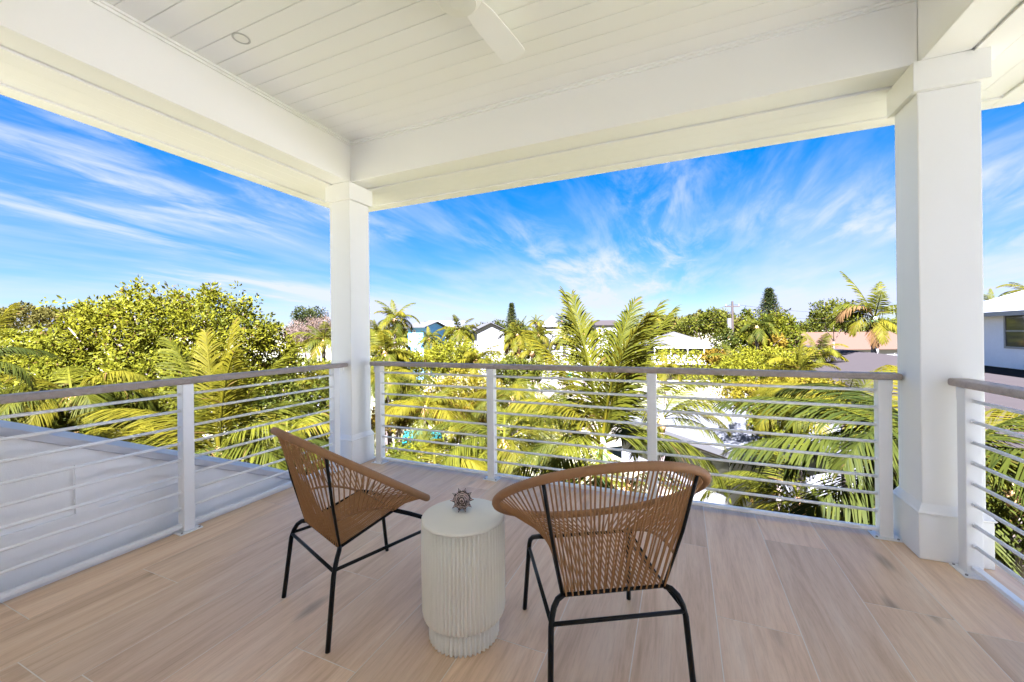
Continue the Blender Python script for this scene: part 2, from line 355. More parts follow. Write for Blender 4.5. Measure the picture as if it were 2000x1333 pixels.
# ------------------------------------------------------------------ railings
BZ = [.845 - .1 * i for i in range(8)]
def railing(label, p0, p1, posts, ends=(0, 0)):
    """runs from p0 to p1 on the deck; posts are distances from p0; ends: bracket at that end"""
    p0, p1 = Vector((*p0, 0)), Vector((*p1, 0)); d = (p1 - p0); Ln = d.length
    t = thing('deck_railing', label, 'railing', p0, math.atan2(d.y, d.x), 'deck railings')
    hw = .045
    MB().box((0, -hw, .908), (Ln, hw, .945)).build('handrail', M['handrail'], t, .010, seg=3)
    pw = .031; pm = MB().box((-pw, -pw, .008), (pw, pw, .9075)).mesh('post', .004)
    bp = MB().box((-.062, -.052, 0), (.062, .052, .0078)).mesh('base_plate', .002)
    bolt = MB().tube([(0, 0, .0079), (0, 0, .013)], .006, 8).mesh('bolt')
    for x in posts:
        o = obj('post', pm, M['rail'], t); o.location = (x, 0, 0)
        q = obj('base_plate', bp, M['rail'], o); q.location = (0, 0, 0)
        for sx in (-.048, .048):
            for sy in (-.04, .04):
                b = obj('bolt', bolt, M['chrome'], o); b.location = (sx, sy, 0)
    span = sorted(posts)
    edges = [(span[i] + pw, span[i+1] - pw) for i in range(len(span) - 1)]
    for a, b in edges:
        bar = MB().tube([(a - .001, 0, 0), (b + .001, 0, 0)], .0085, 10).mesh('bar', smooth=False); bar.shade_smooth()
        fer = MB().tube([(0, 0, 0), (.009, 0, 0)], .0115, 10).mesh('ferrule')
        for z in BZ:
            o = obj('bar', bar, M['rail'], t); o.location = (0, 0, z)
            for xf in (a + .0005, b - .0095): q = obj('ferrule', fer, M['rail'], o); q.location = (xf, 0, 0)
        MB().box((a, -.016, .030), (b, .016, .050)).build('bottom_bar', M['rail'], t, .003)
    for e, x, s in ((ends[0], 0, 1), (ends[1], Ln, -1)):
        if e:
            MB().box((x + s * .04, -.030, .845), (x + s * .046, .030, .9075)).box((x + s * .046, -.030, .901), (x + s * .09, .030, .9072)).build('bracket', M['rail'], t)
    return t
railing('white bar railing with taupe handrail along the front of the deck, between the two columns', (-2.70, 2.955), (1.137, 2.955), [.083, 1.25, 2.50, 3.762], (1, 1))
railing('white bar railing on the left of the deck, in front of the sloping parapet', (-2.835, 2.748), (-2.835, -1.04), [.12, 1.27, 2.42, 3.62], (1, 0))
railing('short white railing at the far right, running back from the wide column', (1.285, 2.742), (1.36, -1.0), [.075, 1.2, 2.4, 3.6], (1, 0))

# ------------------------------------------------------------------ sloping parapet wall left of the deck
def parapet():
    t = thing('parapet_wall', 'white parapet wall with recessed panels and a sloping grey coping, beyond the left railing', 'wall')
    zc = lambda y: .744 - .479 * (y - .777)
    X0 = -2.97; y0, y1 = -.35, 2.55
    MB().prism([(y0, -6.3), (y1, -6.3), (y1, zc(y1) - .001), (y0, zc(y0) - .001)], 'x', X0, -3.66).build('wall_body', M['stucco'], t)
    zp = lambda y: zc(y) - .094
    ye = .777 + (.744 - .094 - .27) / .479
    fr = lambda poly, name: MB().prism(poly, 'x', X0 + .0005, X0 + .020).build(name, M['stucco'], t)
    fr([(y0, zp(y0)), (ye, .27), (y1, zp(y1)), (y1, zc(y1) - .0015), (y0, zc(y0) - .0015)], 'top_rail')
    fr([(y0, -6.2), (y1, -6.2), (y1, zp(y1) - .0005), (ye, .2695), (y0, .2695)], 'bottom_rail')
    fr([(1.028, .2705), (1.116, .2705), (1.116, zp(1.116) - .0005), (1.028, zp(1.028) - .0005)], 'stile')
    fr([(y0, .2705), (.02, .2705), (.02, zp(.02) - .0005), (y0, zp(y0) - .0005)], 'stile')
    sl = lambda a, b, y: None
    n0, n1 = zc(y0), zc(y1)
    v = []
    for X, dz in ((-2.925, 0), (-2.925, .045), (-3.70, .075), (-3.70, 0)):
        v += [(X, y0 - .03, n0 + .0144 + dz), (X, y1 + .03, n1 - .0144 + dz)]
    MB().add(v, [(0, 1, 3, 2), (2, 3, 5, 4), (4, 5, 7, 6), (6, 7, 1, 0), (0, 2, 4, 6), (1, 7, 5, 3)]).build('coping', M['coping'], t, .004)
parapet()

# ------------------------------------------------------------------ ceiling fan and recessed light
def ceiling_fan():
    cx, cyy = -.935, 1.60
    t = thing('ceiling_fan', 'white ceiling fan with flat blades under the boarded ceiling', 'fan', (cx, cyy, ZC - .001))
    ring = lambda r, z, n=40: [(r*math.cos(2*math.pi*i/n), r*math.sin(2*math.pi*i/n), z) for i in range(n)]
    MB().loft([ring(.075, 0), ring(.075, -.03), ring(.05, -.05)]).build('canopy', M['ceil'], t, smooth=False)
    MB().tube([(0, 0, -.045), (0, 0, -.1)], .016, 14).build('downrod', M['ceil'], t)
    o = MB().loft([ring(.04, -.085), ring(.105, -.10), ring(.115, -.12), ring(.115, -.175), ring(.105, -.195), ring(.06, -.202)]).build('motor_housing', M['ceil'], t); o.data.shade_smooth()
    MB().loft([ring(.09, -.2025), ring(.085, -.215), ring(.03, -.222)]).build('bottom_cap', M['light'], t)
    for k in range(3):
        a = R(83 + 120 * k)
        b = MB(); n = 8
        pts = [(.10, .045), (.20, .062), (.34, .068), (.51, .070), (.535, .066), (.543, .05)]
        up, dn = [], []
        pitch = .16
        for x, w in pts:
            up.append(((x, -w, .0 + w * pitch), (x, w, -w * pitch)))
        rings = [[(x0, a0, z0 - .004), (x1, a1, z1 - .004), (x1, a1, z1 + .004), (x0, a0, z0 + .004)] for ((x0, a0, z0), (x1, a1, z1)) in up]
        o = b.loft(rings).build('blade', M['ceil'], t); o.location = (0, 0, -.145); o.rotation_euler = (0, 0, a)
ceiling_fan()
def recessed_light():
    t = thing('recessed_light', 'small round recessed light set in the boarded ceiling near the left beam', 'light', (-2.35, 1.53, ZC))
    ring = lambda r, z, n=32: [(r*math.cos(2*math.pi*i/n), r*math.sin(2*math.pi*i/n), z) for i in range(n)]
    MB().loft([ring(.046, -.0002), ring(.047, -.004), ring(.041, -.006), ring(.036, -.0025)], False).build('trim_ring', plain('trim_grey', (.50, .50, .50), .4), t)
    MB().loft([ring(.0358, -.0008), ring(.034, -.0022)]).build('lens', M['light'], t)
recessed_light()

# ------------------------------------------------------------------ side table and shell
def side_table():
    Rr, Rb, h, hb = .1665, .141, .471, .088
    t = thing('side_table', 'cream fluted drum side table between the two rope chairs', 'side table', (-.821, 1.401, 0))
    def fl(r, z, n, d):
        k = 8; return [((r - d * (1 - abs(math.sin(math.pi * i / k)))) * math.cos(2*math.pi*i/(n*k)), (r - d * (1 - abs(math.sin(math.pi * i / k)))) * math.sin(2*math.pi*i/(n*k)), z) for i in range(n * k)]
    b = MB(); n = 66
    rows = [(.150, hb - .002), (.1585, hb + .002), (.1635, hb + .010), (Rr, hb + .026), (Rr + .001, .30), (Rr, h - .0125)]
    b.loft([fl(r, z, n, .011) for r, z in rows]); o = b.build('fluted_drum', M['cement'], t); o.data.shade_smooth()
    b = MB(); b.loft([fl(r, z, 46, .014) for r, z in [(Rb - .002, .0), (Rb, .004), (Rb, hb - .003)]]); o = b.build('fluted_base', M['cement'], t); o.data.shade_smooth()
    ring = lambda r, z, n=96: [(r*math.cos(2*math.pi*i/n), r*math.sin(2*math.pi*i/n), z) for i in range(n)]
    b = MB(); b.loft([ring(Rr - .003, h - .0122), ring(Rr - .0005, h - .009), ring(Rr - .001, h - .005), ring(Rr - .004, h - .0015), ring(Rr - .008, h)])
    o = b.build('tabletop', M['cement'], t); o.data.shade_smooth()
side_table()
def shell():
    m, t_, p = new_mat('banded_shell'); L = t_.links.new
    tc = N('ShaderNodeTexCoord', t_); wv = N('ShaderNodeTexWave', t_, bands_direction='Z', ins={'Scale': 34, 'Distortion': 2.5, 'Detail': 3, 'Detail Scale': 3}); L(tc.outputs['Object'], wv.inputs['Vector'])
    cr = N('ShaderNodeValToRGB', t_); L(wv.outputs[0], cr.inputs[0])
    cr.color_ramp.elements[0].color = (.035, .02, .016, 1); cr.color_ramp.elements[0].position = .55
    cr.color_ramp.elements[1].color = (.50, .38, .33, 1); cr.color_ramp.elements[1].position = .8
    L(cr.outputs[0], p.inputs['Base Color']); p.inputs['Roughness'].default_value = .45
    t = thing('seashell', 'spiky brown and pale banded seashell lying on the fluted table', 'seashell', (-.845, 1.435, .471 + .040), R(28))
    prof = [(-.052, .003), (-.040, .012), (-.026, .021), (-.012, .029), (.000, .034), (.008, .0345), (.012, .029), (.016, .0255), (.021, .0245), (.024, .019), (.028, .0165), (.032, .0155), (.034, .011), (.039, .009), (.042, .005), (.047, .001)]
    b = MB(); n = 36
    b.loft([[((r * (1 + .05 * math.sin(5 * q * 2 * math.pi / n))) * math.cos(2 * math.pi * q / n), r * math.sin(2 * math.pi * q / n), z + .004 * q / n) for q in range(n)] for z, r in prof])
    o = b.build('whorl', m, t); o.data.shade_smooth(); o.rotation_euler = (R(72), 0, 0)
    sp = MB()
    for z0, r0, cnt, ln, ph in ((.006, .033, 10, .017, 0), (.019, .0235, 8, .011, .3), (-.010, .028, 9, .011, .2), (-.026, .020, 7, .008, .5), (.030, .0155, 6, .007, .1)):
        for q in range(cnt):
            a_ = 2 * math.pi * (q + ph) / cnt; d_ = Vector((math.cos(a_), math.sin(a_), .5)).normalized(); p0 = Vector((math.cos(a_) * r0, math.sin(a_) * r0, z0))
            sp.tube([p0 - d_ * .005, p0 + d_ * ln * .45, p0 + d_ * ln + Vector((0, 0, ln * .25))], [ln * .50, ln * .26, .0005], 7)
    o = sp.build('spines', m, t, smooth=True); o.rotation_euler = (R(72), 0, 0)
shell()

# ------------------------------------------------------------------ rope chairs
def rope_chair(label, loc, rz):
    t = thing('rope_chair', label, 'chair', loc, rz, 'rope chairs on the deck')
    ry0, rz0, ry1, rz1, ra = -.358, .806, .248, .396, .377
    c = Vector((0, (ry0 + ry1) / 2, (rz0 + rz1) / 2)); d = Vector((0, (ry1 - ry0) / 2, (rz1 - rz0) / 2))
    P = lambda a: c + Vector((ra * math.sin(R(a)), 0, 0)) - d * math.cos(R(a))
    n = 420
    o = MB().tube([P(360 * i / n) for i in range(n)], [.0153 if i % 2 else .0141 for i in range(n)], 10, loop=True).build('wrapped_rim', M['rope2'], t); o.data.shade_smooth()
    S0 = lambda s: Vector((s * .174, -.198, .343)); S1 = lambda s: Vector((s * .163, .055, .405))
    tr, tl = .0096, .0068
    def steel(name, pts, r): o = MB().tube(pts, r, 10).build(name, M['black'], t); o.data.shade_smooth(); return o
    steel('seat_frame', [S0(-1), S0(1), S1(1), S1(-1), S0(-1)], tl)
    for s in (-1, 1):
        steel('leg', [(s*.237, -.276, 0), (s*.224, -.245, .27), (s*.219, -.236, .300), (s*.209, -.224, .325), (s*.194, -.210, .339), S0(s)], tr)
        steel('leg', [(s*.236, .246, 0), (s*.219, .205, .30), (s*.216, .195, .325), (s*.208, .175, .345), (s*.190, .12, .375), S1(s)], tr)
        steel('upright', [S0(s), S0(s).lerp(P(s*42), .5) + Vector((s*.004, -.006, 0)), P(s*42)], .0058)
        steel('side_rail', [(s*.223, -.242, .288), (s*.219, .206, .288)], tl)
    steel('rear_rail', [(-.223, -.243, .284), (.223, -.243, .284)], tl)
    def strand(a, b, sag=0, r=.0030):
        m_ = (Vector(a) + Vector(b)) / 2 + Vector((random.uniform(-.0015, .0015), random.uniform(-.0015, .0015), -sag))
        MB().tube([a, m_, b], r, 6, False).build('rope_strand', M['rope'], t, smooth=True)
    off = lambda a: (P(a) - c).normalized() * -.008
    k = 34
    for i in range(k):
        u = i / (k - 1) * 2 - 1; a = 42 * u
        jb = random.uniform(-.0012, .0012)
        strand(P(a) + off(a), S0(u) + Vector((jb, -.006 if i % 2 else .006, 0)))
    k = 30
    for i in range(k):
        u = (i + .5) / k * 2 - 1
        strand(S0(u) + Vector((0, 0, .006)), S1(u) + Vector((0, 0, .006)), .012)
    k = 32
    for i in range(k):
        u = i / (k - 1) * 2 - 1; a = 180 - 66 * u
        strand(P(a) + off(a), S1(u) + Vector((0, .005 if i % 2 else -.003, .003)))
    for s in (-1, 1):
        U = S0(s).lerp(P(s*42), .30); Fp = S1(s); mid = (U + Fp) / 2 + Vector((s*.03, 0, .055))
        arc = lambda q: U * (1-q)**2 + mid * 2*q*(1-q) + Fp * q*q
        MB().tube([arc(i / 12) for i in range(13)], .0055, 6).build('rope_edge', M['rope2'], t, smooth=True)
        k = 17
        for i in range(k):
            q = i / (k - 1); a = s * (45 + 68 * q)
            strand(P(a) + off(a), arc(q))
rope_chair('tan rope chair on the right of the table, its back toward the viewer', (-.315, 1.516, 0), .522)
rope_chair('tan rope chair on the left of the table, seen from its side', (-1.378, 1.448, 0), -.339)

# ------------------------------------------------------------------ vegetation builders
GZ = -6.3
def frond_mesh(name, e0, bend, pairs=46, lw=.014, ll=.33, vee=16, droop=.32, seed=0, side=0.0, pw=1.25):
    """unit-length palm frond along +x: a tapered rachis and its leaflets"""
    rg = random.Random(seed); n = 18
    pts = [Vector((0, 0, 0))]; tang = []
    for i in range(n):
        s = i / (n - 1); a = R(e0 - bend * s ** pw); tang.append(Vector((math.cos(a), side * s, math.sin(a))).normalized())
        pts.append(pts[-1] + tang[-1] / n)
    tang.append(tang[-1])
    V = []; T = []
    def quad(a, b, c_, d_): k = len(V); V.extend([a, b, c_, d_]); T.extend([(k, k+1, k+2), (k, k+2, k+3)])
    for i in range(n):                                       # rachis: three-sided, tapering
        r0, r1 = .011 * (1 - i / n) + .0015, .011 * (1 - (i + 1) / n) + .0015
        sd = Vector((-tang[i].y, tang[i].x, 0)).normalized() if abs(tang[i].x) + abs(tang[i].y) > .02 else Vector((0, 1, 0))
        up = tang[i].cross(sd) * -1; up = sd.cross(tang[i]) * -1
        nn = tang[i].cross(sd)
        ca = [pts[i] + sd * r0, pts[i] - sd * r0, pts[i] - nn * r0 * 1.2]; cb = [pts[i+1] + sd * r1, pts[i+1] - sd * r1, pts[i+1] - nn * r1 * 1.2]
        for j in range(3): quad(ca[j], ca[(j+1) % 3], cb[(j+1) % 3], cb[j])
    for i in range(pairs):
        s = .14 + .86 * (i + .5) / pairs; f = s * n; k = min(int(f), n - 1)
        p = pts[k].lerp(pts[k+1], f - k); tg = tang[k]
        sd = Vector((0, 1, 0)); nn = tg.cross(sd); nn = nn if nn.z > 0 or abs(nn.z) < .3 else nn
        L_ = ll * (math.sin(math.pi * (.16 + .80 * s)) ** .55) * (1 - .25 * s)
        for sg in (-1, 1):
            a = R(62 - 36 * s + rg.uniform(-6, 6)); v = R(vee + rg.uniform(-12, 12))
            dr = (tg * math.cos(a) + (sd * sg * math.cos(v) - tg.cross(sd) * -math.sin(v) * -1) * math.sin(a)).normalized()
            nrm = dr.cross(tg).normalized() if dr.cross(tg).length > 1e-4 else Vector((0, 0, 1))
            wd = nrm.cross(dr).normalized() * lw * rg.uniform(.8, 1.15)
            Li = L_ * rg.uniform(.85, 1.1); g = Vector((0, 0, -1)) * droop * Li
            m1 = p + dr * Li * .4 + g * .12; m2 = p + dr * Li * .75 + g * .5; tp = p + dr * Li + g
            b0 = len(V)
            V.extend([p + wd * .45, p - wd * .45, m1 + wd, m1 - wd, m2 + wd * .75, m2 - wd * .75, tp])
            T.extend([(b0, b0+1, b0+3), (b0, b0+3, b0+2), (b0+2, b0+3, b0+5), (b0+2, b0+5, b0+4), (b0+4, b0+5, b0+6)])
    return np_mesh(name, [tuple(q) for q in V], tris=T)
_fr = {}
def frond(e0, bend, mat, hi=False, seed=0, **k):
    key = (round(e0), round(bend), mat, hi, seed, tuple(sorted(k.items())))
    if key not in _fr:
        me = frond_mesh('frond', e0, bend, pairs=k.pop('pairs', 72 if hi else 36), lw=k.pop('lw', .0050 if hi else .0105), seed=seed, **k)
        me.materials.append(M[mat]); _fr[key] = me
    return _fr[key]
LIB = [(82, 30), (68, 62), (50, 88), (32, 96), (12, 90), (-8, 66)]
def palm(label, crown, length, nf=18, mat='coco', base=GZ, tr=.13, hi=False, seed=0, elev=(-10, 84), lean=(0, 0), group=None, skirt=0, name='coconut_palm', trunk_mat='bark', cat='palm tree', shaft=0, extra=(), azs=None, trunk=True, mats=None):
    rg = random.Random(seed); crown = Vector(crown)
    b = Vector((crown.x + lean[0], crown.y + lean[1], base))
    t = thing(name, label, cat, b, 0, group); loc = crown - b; h = loc.z
    if trunk:
        n = max(8, int(h / .35)); pts = []; rad = []
        for i in range(n + 1):
            s = i / n; p = Vector((loc.x * s ** 1.5, loc.y * s ** 1.5, h * s))
            for dz, k in ((0, 1.0), (.03, .93)):
                pts.append(p + Vector((0, 0, dz * min(1, h)))); rad.append(tr * (1.25 - .45 * s + .35 * max(0, .1 - s) * 10) * k)
        MB().tube(pts, rad, 9).build('trunk', M[trunk_mat], t, smooth=True)
    if shaft: MB().tube([loc - Vector((0, 0, shaft)), loc - Vector((0, 0, shaft * .5)), loc + Vector((0, 0, .12))], [tr * 1.15, tr * 1.3, tr * .5], 10).build('crownshaft', M['shaft'], t, smooth=True)
    elif trunk: MB().tube([loc - Vector((0, 0, .35)), loc - Vector((0, 0, .1)), loc + Vector((0, 0, .12))], [tr * .9, tr * 1.5, tr * .4], 9).build('heart', M['husk'], t, smooth=True)
    a0 = rg.uniform(0, 360)
    for i in range(nf):
        u = (i + .5) / nf; az = a0 + i * 137.5; e = elev[1] + (elev[0] - elev[1]) * u ** .85
        k = min(range(len(LIB)), key=lambda q: abs(LIB[q][0] - e)); e0, bd = LIB[k]
        mt = mat if mats is None else rg.choice(mats)
        if skirt and i >= nf - skirt: mt = 'dry'; e0, bd = -35, 45
        o = obj('frond', frond(e0, bd, mt, hi, rg.randrange(3)), None, t)
        L_ = length * rg.uniform(.85, 1.1) * (.8 if e > 70 else 1)
        o.location = loc; o.scale = (L_, L_, L_); o.rotation_euler = (R(rg.uniform(-14, 14)), R(rg.uniform(-8, 8)), R(az))
    for (az, e0, bd, L_, mt, *kw) in extra:
        o = obj('frond', frond(e0, bd, mt, hi, rg.randrange(3), **(kw[0] if kw else {})), None, t)
        o.location = loc; o.scale = (L_, L_, L_); o.rotation_euler = (R(rg.uniform(-8, 8)), 0, R(az))
    return t
def leaves(centres, radii, k, size, seed=0, up=.35, aspect=.55, fold=.25):
    """k leaves around every centre, splayed like the leaf rosettes at a twig's end"""
    r = np.random.default_rng(seed); n = len(centres) * k
    c = np.repeat(centres, k, 0); rr = np.repeat(radii, k)[:, None]
    d = r.normal(size=(n, 3)); d[:, 2] += up; d /= np.linalg.norm(d, axis=1, keepdims=True)
    s = size * r.uniform(.65, 1.3, (n, 1)); p = c + d * rr * r.uniform(.1, 1, (n, 1))
    a = d + r.normal(size=(n, 3)) * .45; a /= np.linalg.norm(a, axis=1, keepdims=True)
    w = np.cross(a, r.normal(size=(n, 3))); w /= np.linalg.norm(w, axis=1, keepdims=True) + 1e-9
    nn = np.cross(a, w)
    V = np.stack([p, p + a * s * .5 + w * s * aspect * .5 + nn * s * fold * .5, p + a * s, p + a * s * .5 - w * s * aspect * .5 + nn * s * fold * .5], 1).reshape(-1, 3)
    i = np.arange(n)[:, None] * 4
    T = np.concatenate([i + [0, 1, 2], i + [0, 2, 3]], 1).reshape(-1, 3)
    return V, T
def blob_points(blobs, n, seed, inner=.25, lump=.18):
    r = np.random.default_rng(seed); w = np.array([b[3] * b[4] + b[3] * b[5] + b[4] * b[5] for b in blobs]); w = w / w.sum(); out = []
    for b, wi in zip(blobs, w):
        q = max(1, int(n * wi)); d = r.normal(size=(q, 3)); d /= np.linalg.norm(d, axis=1, keepdims=True)
        rad = np.where(r.random(q) < inner, r.uniform(.35, .85, q), r.uniform(.82, 1.0, q))
        ph = r.uniform(0, 6, 6)
        lum = 1 + lump * (np.sin(d[:, 0] * 5 + ph[0]) * np.sin(d[:, 1] * 5 + ph[1]) + .6 * np.sin(d[:, 2] * 7 + ph[2]) * np.sin(d[:, 0] * 9 + ph[3]))
        out.append(np.array(b[:3]) + d * (rad * lum)[:, None] * np.array(b[3:6]))
    return np.concatenate(out)
def broad_tree(name, label, base, blobs, n, k, size, mat, cat='tree', rad=.22, group=None, seed=0, tr=.14, limbs=True, up=.35, aspect=.55, bark='bark2', inner=.3, lump=.22):
    base = Vector(base); t = thing(name, label, cat, base, 0, group)
    lb = [(b[0] - base.x, b[1] - base.y, b[2] - base.z, *b[3:]) for b in blobs]
    pc = blob_points(lb, n, seed, inner, lump); V, T = leaves(pc, np.full(len(pc), rad), k, size, seed + 1, up, aspect)
    me = np_mesh('crown', V, tris=T); obj('crown', me, M[mat], t)
    b = MB(); rg = random.Random(seed)
    top = min(x[2] for x in lb) if limbs else .4
    hub = Vector((sum(x[0] for x in lb) / len(lb) * .5, sum(x[1] for x in lb) / len(lb) * .5, max(.3, top * .55)))
    b.tube([(0, 0, 0), hub * .5, hub], [tr * 1.3, tr, tr * .85], 8)
    for x in lb:
        e = Vector(x[:3])
        for q in range(3):
            tip = e + Vector((rg.uniform(-1, 1) * x[3], rg.uniform(-1, 1) * x[4], rg.uniform(-.2, .9) * x[5])) * .8
            b.tube([hub, hub.lerp(e, .6) + Vector((rg.uniform(-.1, .1), rg.uniform(-.1, .1), .1)), tip], [tr * .6, tr * .35, tr * .08], 6)
    b.build('trunk', M[bark], t, smooth=True)
    return t
def blobs_px(lst):
    """(px, py, depth, rx_px, ry_px, depth radius m) -> crown lobes standing at that depth"""
    out = []
    for px, py, d, rx, ry, dr in lst:
        c = at(px, py, d); out.append((c.x, c.y, c.z, max(rx * d / F_PX, dr * .9), max(dr, rx * d / F_PX * .8), ry * d / F_PX))
    return out

# ------------------------------------------------------------------ ground
def ground():
    m, t, p = new_mat('garden_ground'); L = t.links.new
    ge = N('ShaderNodeNewGeometry', t); n1 = N('ShaderNodeTexNoise', t, ins={'Scale': .12, 'Detail': 8, 'Roughness': .65}); L(ge.outputs['Position'], n1.inputs['Vector'])
    cr = N('ShaderNodeValToRGB', t); L(n1.outputs[0], cr.inputs[0])
    cr.color_ramp.elements[0].position = .28; cr.color_ramp.elements[0].color = (.04, .046, .014, 1)
    cr.color_ramp.elements[1].position = .66; cr.color_ramp.elements[1].color = (.13, .11, .082, 1)
    e = cr.color_ramp.elements.new(.5); e.color = (.085, .078, .038, 1)
    L(cr.outputs[0], p.inputs['Base Color']); p.inputs['Roughness'].default_value = .95
    b = N('ShaderNodeBump', t, ins={'Strength': .6, 'Distance': .1}); n2 = N('ShaderNodeTexNoise', t, ins={'Scale': 3, 'Detail': 8}); L(ge.outputs['Position'], n2.inputs['Vector']); L(n2.outputs[0], b.inputs['Height']); L(b.outputs[0], p.inputs['Normal'])
    s = 6000
    MB().add([(-s, -s, GZ), (s, -s, GZ), (s, s, GZ), (-s, s, GZ)], [(0, 1, 2, 3)]).build('ground', m, kind='structure')
    conc = plain('pale_concrete', (.075, .065, .057), .85, .12, .6, .2, 9)
    M['conc'] = conc
    q = [at(x, y, 7.5 * F_PX / (y - 648)) for x, y in ((985, 800), (1075, 790), (1160, 728), (1060, 722))]
    MB().prism([(v.x, v.y) for v in q], 'z', GZ, GZ + .012).build('driveway', conc, kind='structure')
    q = [at(x, y, 7.5 * F_PX / (y - 648)) for x, y in ((780, 872), (868, 866), (862, 836), (790, 838))]
    w = plain('pool_water', (.012, .12, .13), .08, .1, 2)
    MB().prism([(v.x, v.y) for v in q], 'z', GZ, GZ + .05).build('pool_water', w, kind='structure')
ground()

# ------------------------------------------------------------------ houses
def mcol(n, c, r=.7, **k):
    k.setdefault('spec', .12)
    if n not in M: M[n] = plain(n, c, r, **k)
    return M[n]
mcol('wall_white', (.13, .127, .124)); mcol('wall_blue', (.12, .27, .46)); mcol('roof_white', (.085, .085, .084), .6); mcol('roof_grey', (.07, .072, .08))
mcol('roof_pale', (.026, .0245, .023)); mcol('roof_tan', (.030, .0155, .009), .8, var=.15, scale=3); mcol('roof_brown', (.0125, .0096, .0085), .85, var=.15, scale=3); mcol('trim_w', (.30, .30, .29))
mcol('painted_shade', (.03, .028, .026)); mcol('wall_grey', (.12, .11, .105))
def glass():
    m, t, p = new_mat('window_glass'); p.inputs['Base Color'].default_value = (.05, .05, .055, 1); p.inputs['Roughness'].default_value = .06; p.inputs['Specular IOR Level'].default_value = .8
    return m
M['glass'] = glass()
def house(label, xl, xr, ye, ya, d, roof='gable', wall='wall_white', rcol='roof_white', depth=7, yaw=0, over=.4, wins=(), name='house', apex=.5, base=None, wall_to=None):
    """front wall from photo pixel xl to xr with its eave at ye and ridge at ya, at depth d; x local runs along the front"""
    a, b = at(xl, ye, d), at(xr, ye, d); z = (a.z + b.z) / 2; w = (b - a).length
    ang = YAW + yaw
    t = thing(name, label, 'house', (a.x, a.y, GZ), ang); H = z - GZ; h = (ye - ya) * d / F_PX
    MB().box((0, 0, 0), (w, depth, H)).build('wall', M[wall], t)
    o = over; th = .12
    if roof == 'gable_x':       # ridge runs along the front
        r = MB(); r.add([(-o, -o, H), (w + o, -o, H), (w + o, depth / 2, H + h), (-o, depth / 2, H + h), (-o, depth + o, H), (w + o, depth + o, H),
                         (-o, -o, H + th), (w + o, -o, H + th), (w + o, depth / 2, H + h + th), (-o, depth / 2, H + h + th), (-o, depth + o, H + th), (w + o, depth + o, H + th)],
                        [(6, 7, 8, 9), (9, 8, 11, 10), (0, 3, 2, 1), (3, 4, 5, 2), (0, 1, 7, 6), (4, 10, 11, 5), (1, 2, 8, 7), (2, 5, 11, 8), (0, 6, 9, 3), (3, 9, 10, 4)]); r.build('roof', M[rcol], t)
        MB().prism([(0, H), (depth, H), (depth / 2, H + h - .02)], 'x', .02, .2).build('gable', M[wall], t); MB().prism([(0, H), (depth, H), (depth / 2, H + h - .02)], 'x', w - .2, w - .02).build('gable', M[wall], t)
    elif roof == 'gable':       # the gable faces the viewer
        x = w * apex
        r = MB()
        for p0, p1 in (((-o, H - .05), (x, H + h)), ((w + o, H - .05), (x, H + h))):
            r.prism([p0, p1, (p1[0], p1[1] + th), (p0[0], p0[1] + th)], 'y', -o, depth)
        r.build('roof', M[rcol], t)
        MB().prism([(0, H), (w, H), (x, H + h - .03)], 'y', .0, depth - .2).build('gable', M[wall], t)
    else:
        rl = max(0, w - depth) / 2
        MB().add([(-o, -o, H), (w + o, -o, H), (w + o, depth + o, H), (-o, depth + o, H), (w/2 - rl, depth / 2, H + h), (w/2 + rl + .01, depth / 2, H + h),
                  (-o, -o, H + .01), (w + o, -o, H + .01)], [(0, 3, 2, 1), (0, 1, 5, 4), (1, 2, 5), (2, 3, 4, 5), (3, 0, 4)]).build('roof', M[rcol], t)
        MB().box((-o - .03, -o - .04, H - .2), (w + o + .03, -o + .0, H + .02)).build('fascia', M['trim_w'], t)
    for wx0, wx1, wy0, wy1, *rest in wins:
        s = d / F_PX; x0, x1 = (wx0 - xl) * s, (wx1 - xl) * s; z1, z0 = H - (wy0 - ye) * s, H - (wy1 - ye) * s
        f = .07 if d < 40 else .12
        fr = MB(); fr.box((x0 - f, -.06, z0 - f), (x1 + f, -.002, z0)); fr.box((x0 - f, -.06, z1), (x1 + f, -.002, z1 + f)); fr.box((x0 - f, -.06, z0 + .001), (x0, -.002, z1 - .001)); fr.box((x1, -.06, z0 + .001), (x1 + f, -.002, z1 - .001))
        nx, nz = rest if rest else (1, 2)
        for i in range(1, nx): xx = x0 + (x1 - x0) * i / nx; fr.box((xx - f/2, -.055, z0 + .001), (xx + f/2, -.003, z1 - .001))
        for i in range(1, nz): zz = z0 + (z1 - z0) * i / nz; fr.box((x0 + .001, -.05, zz - f/2), (x1 - .001, -.004, zz + f/2))
        wn = fr.build('window', M['trim_w'], t); MB().box((x0, -.02, z0), (x1, -.0015, z1)).build('pane', M['glass'], wn)
    return t
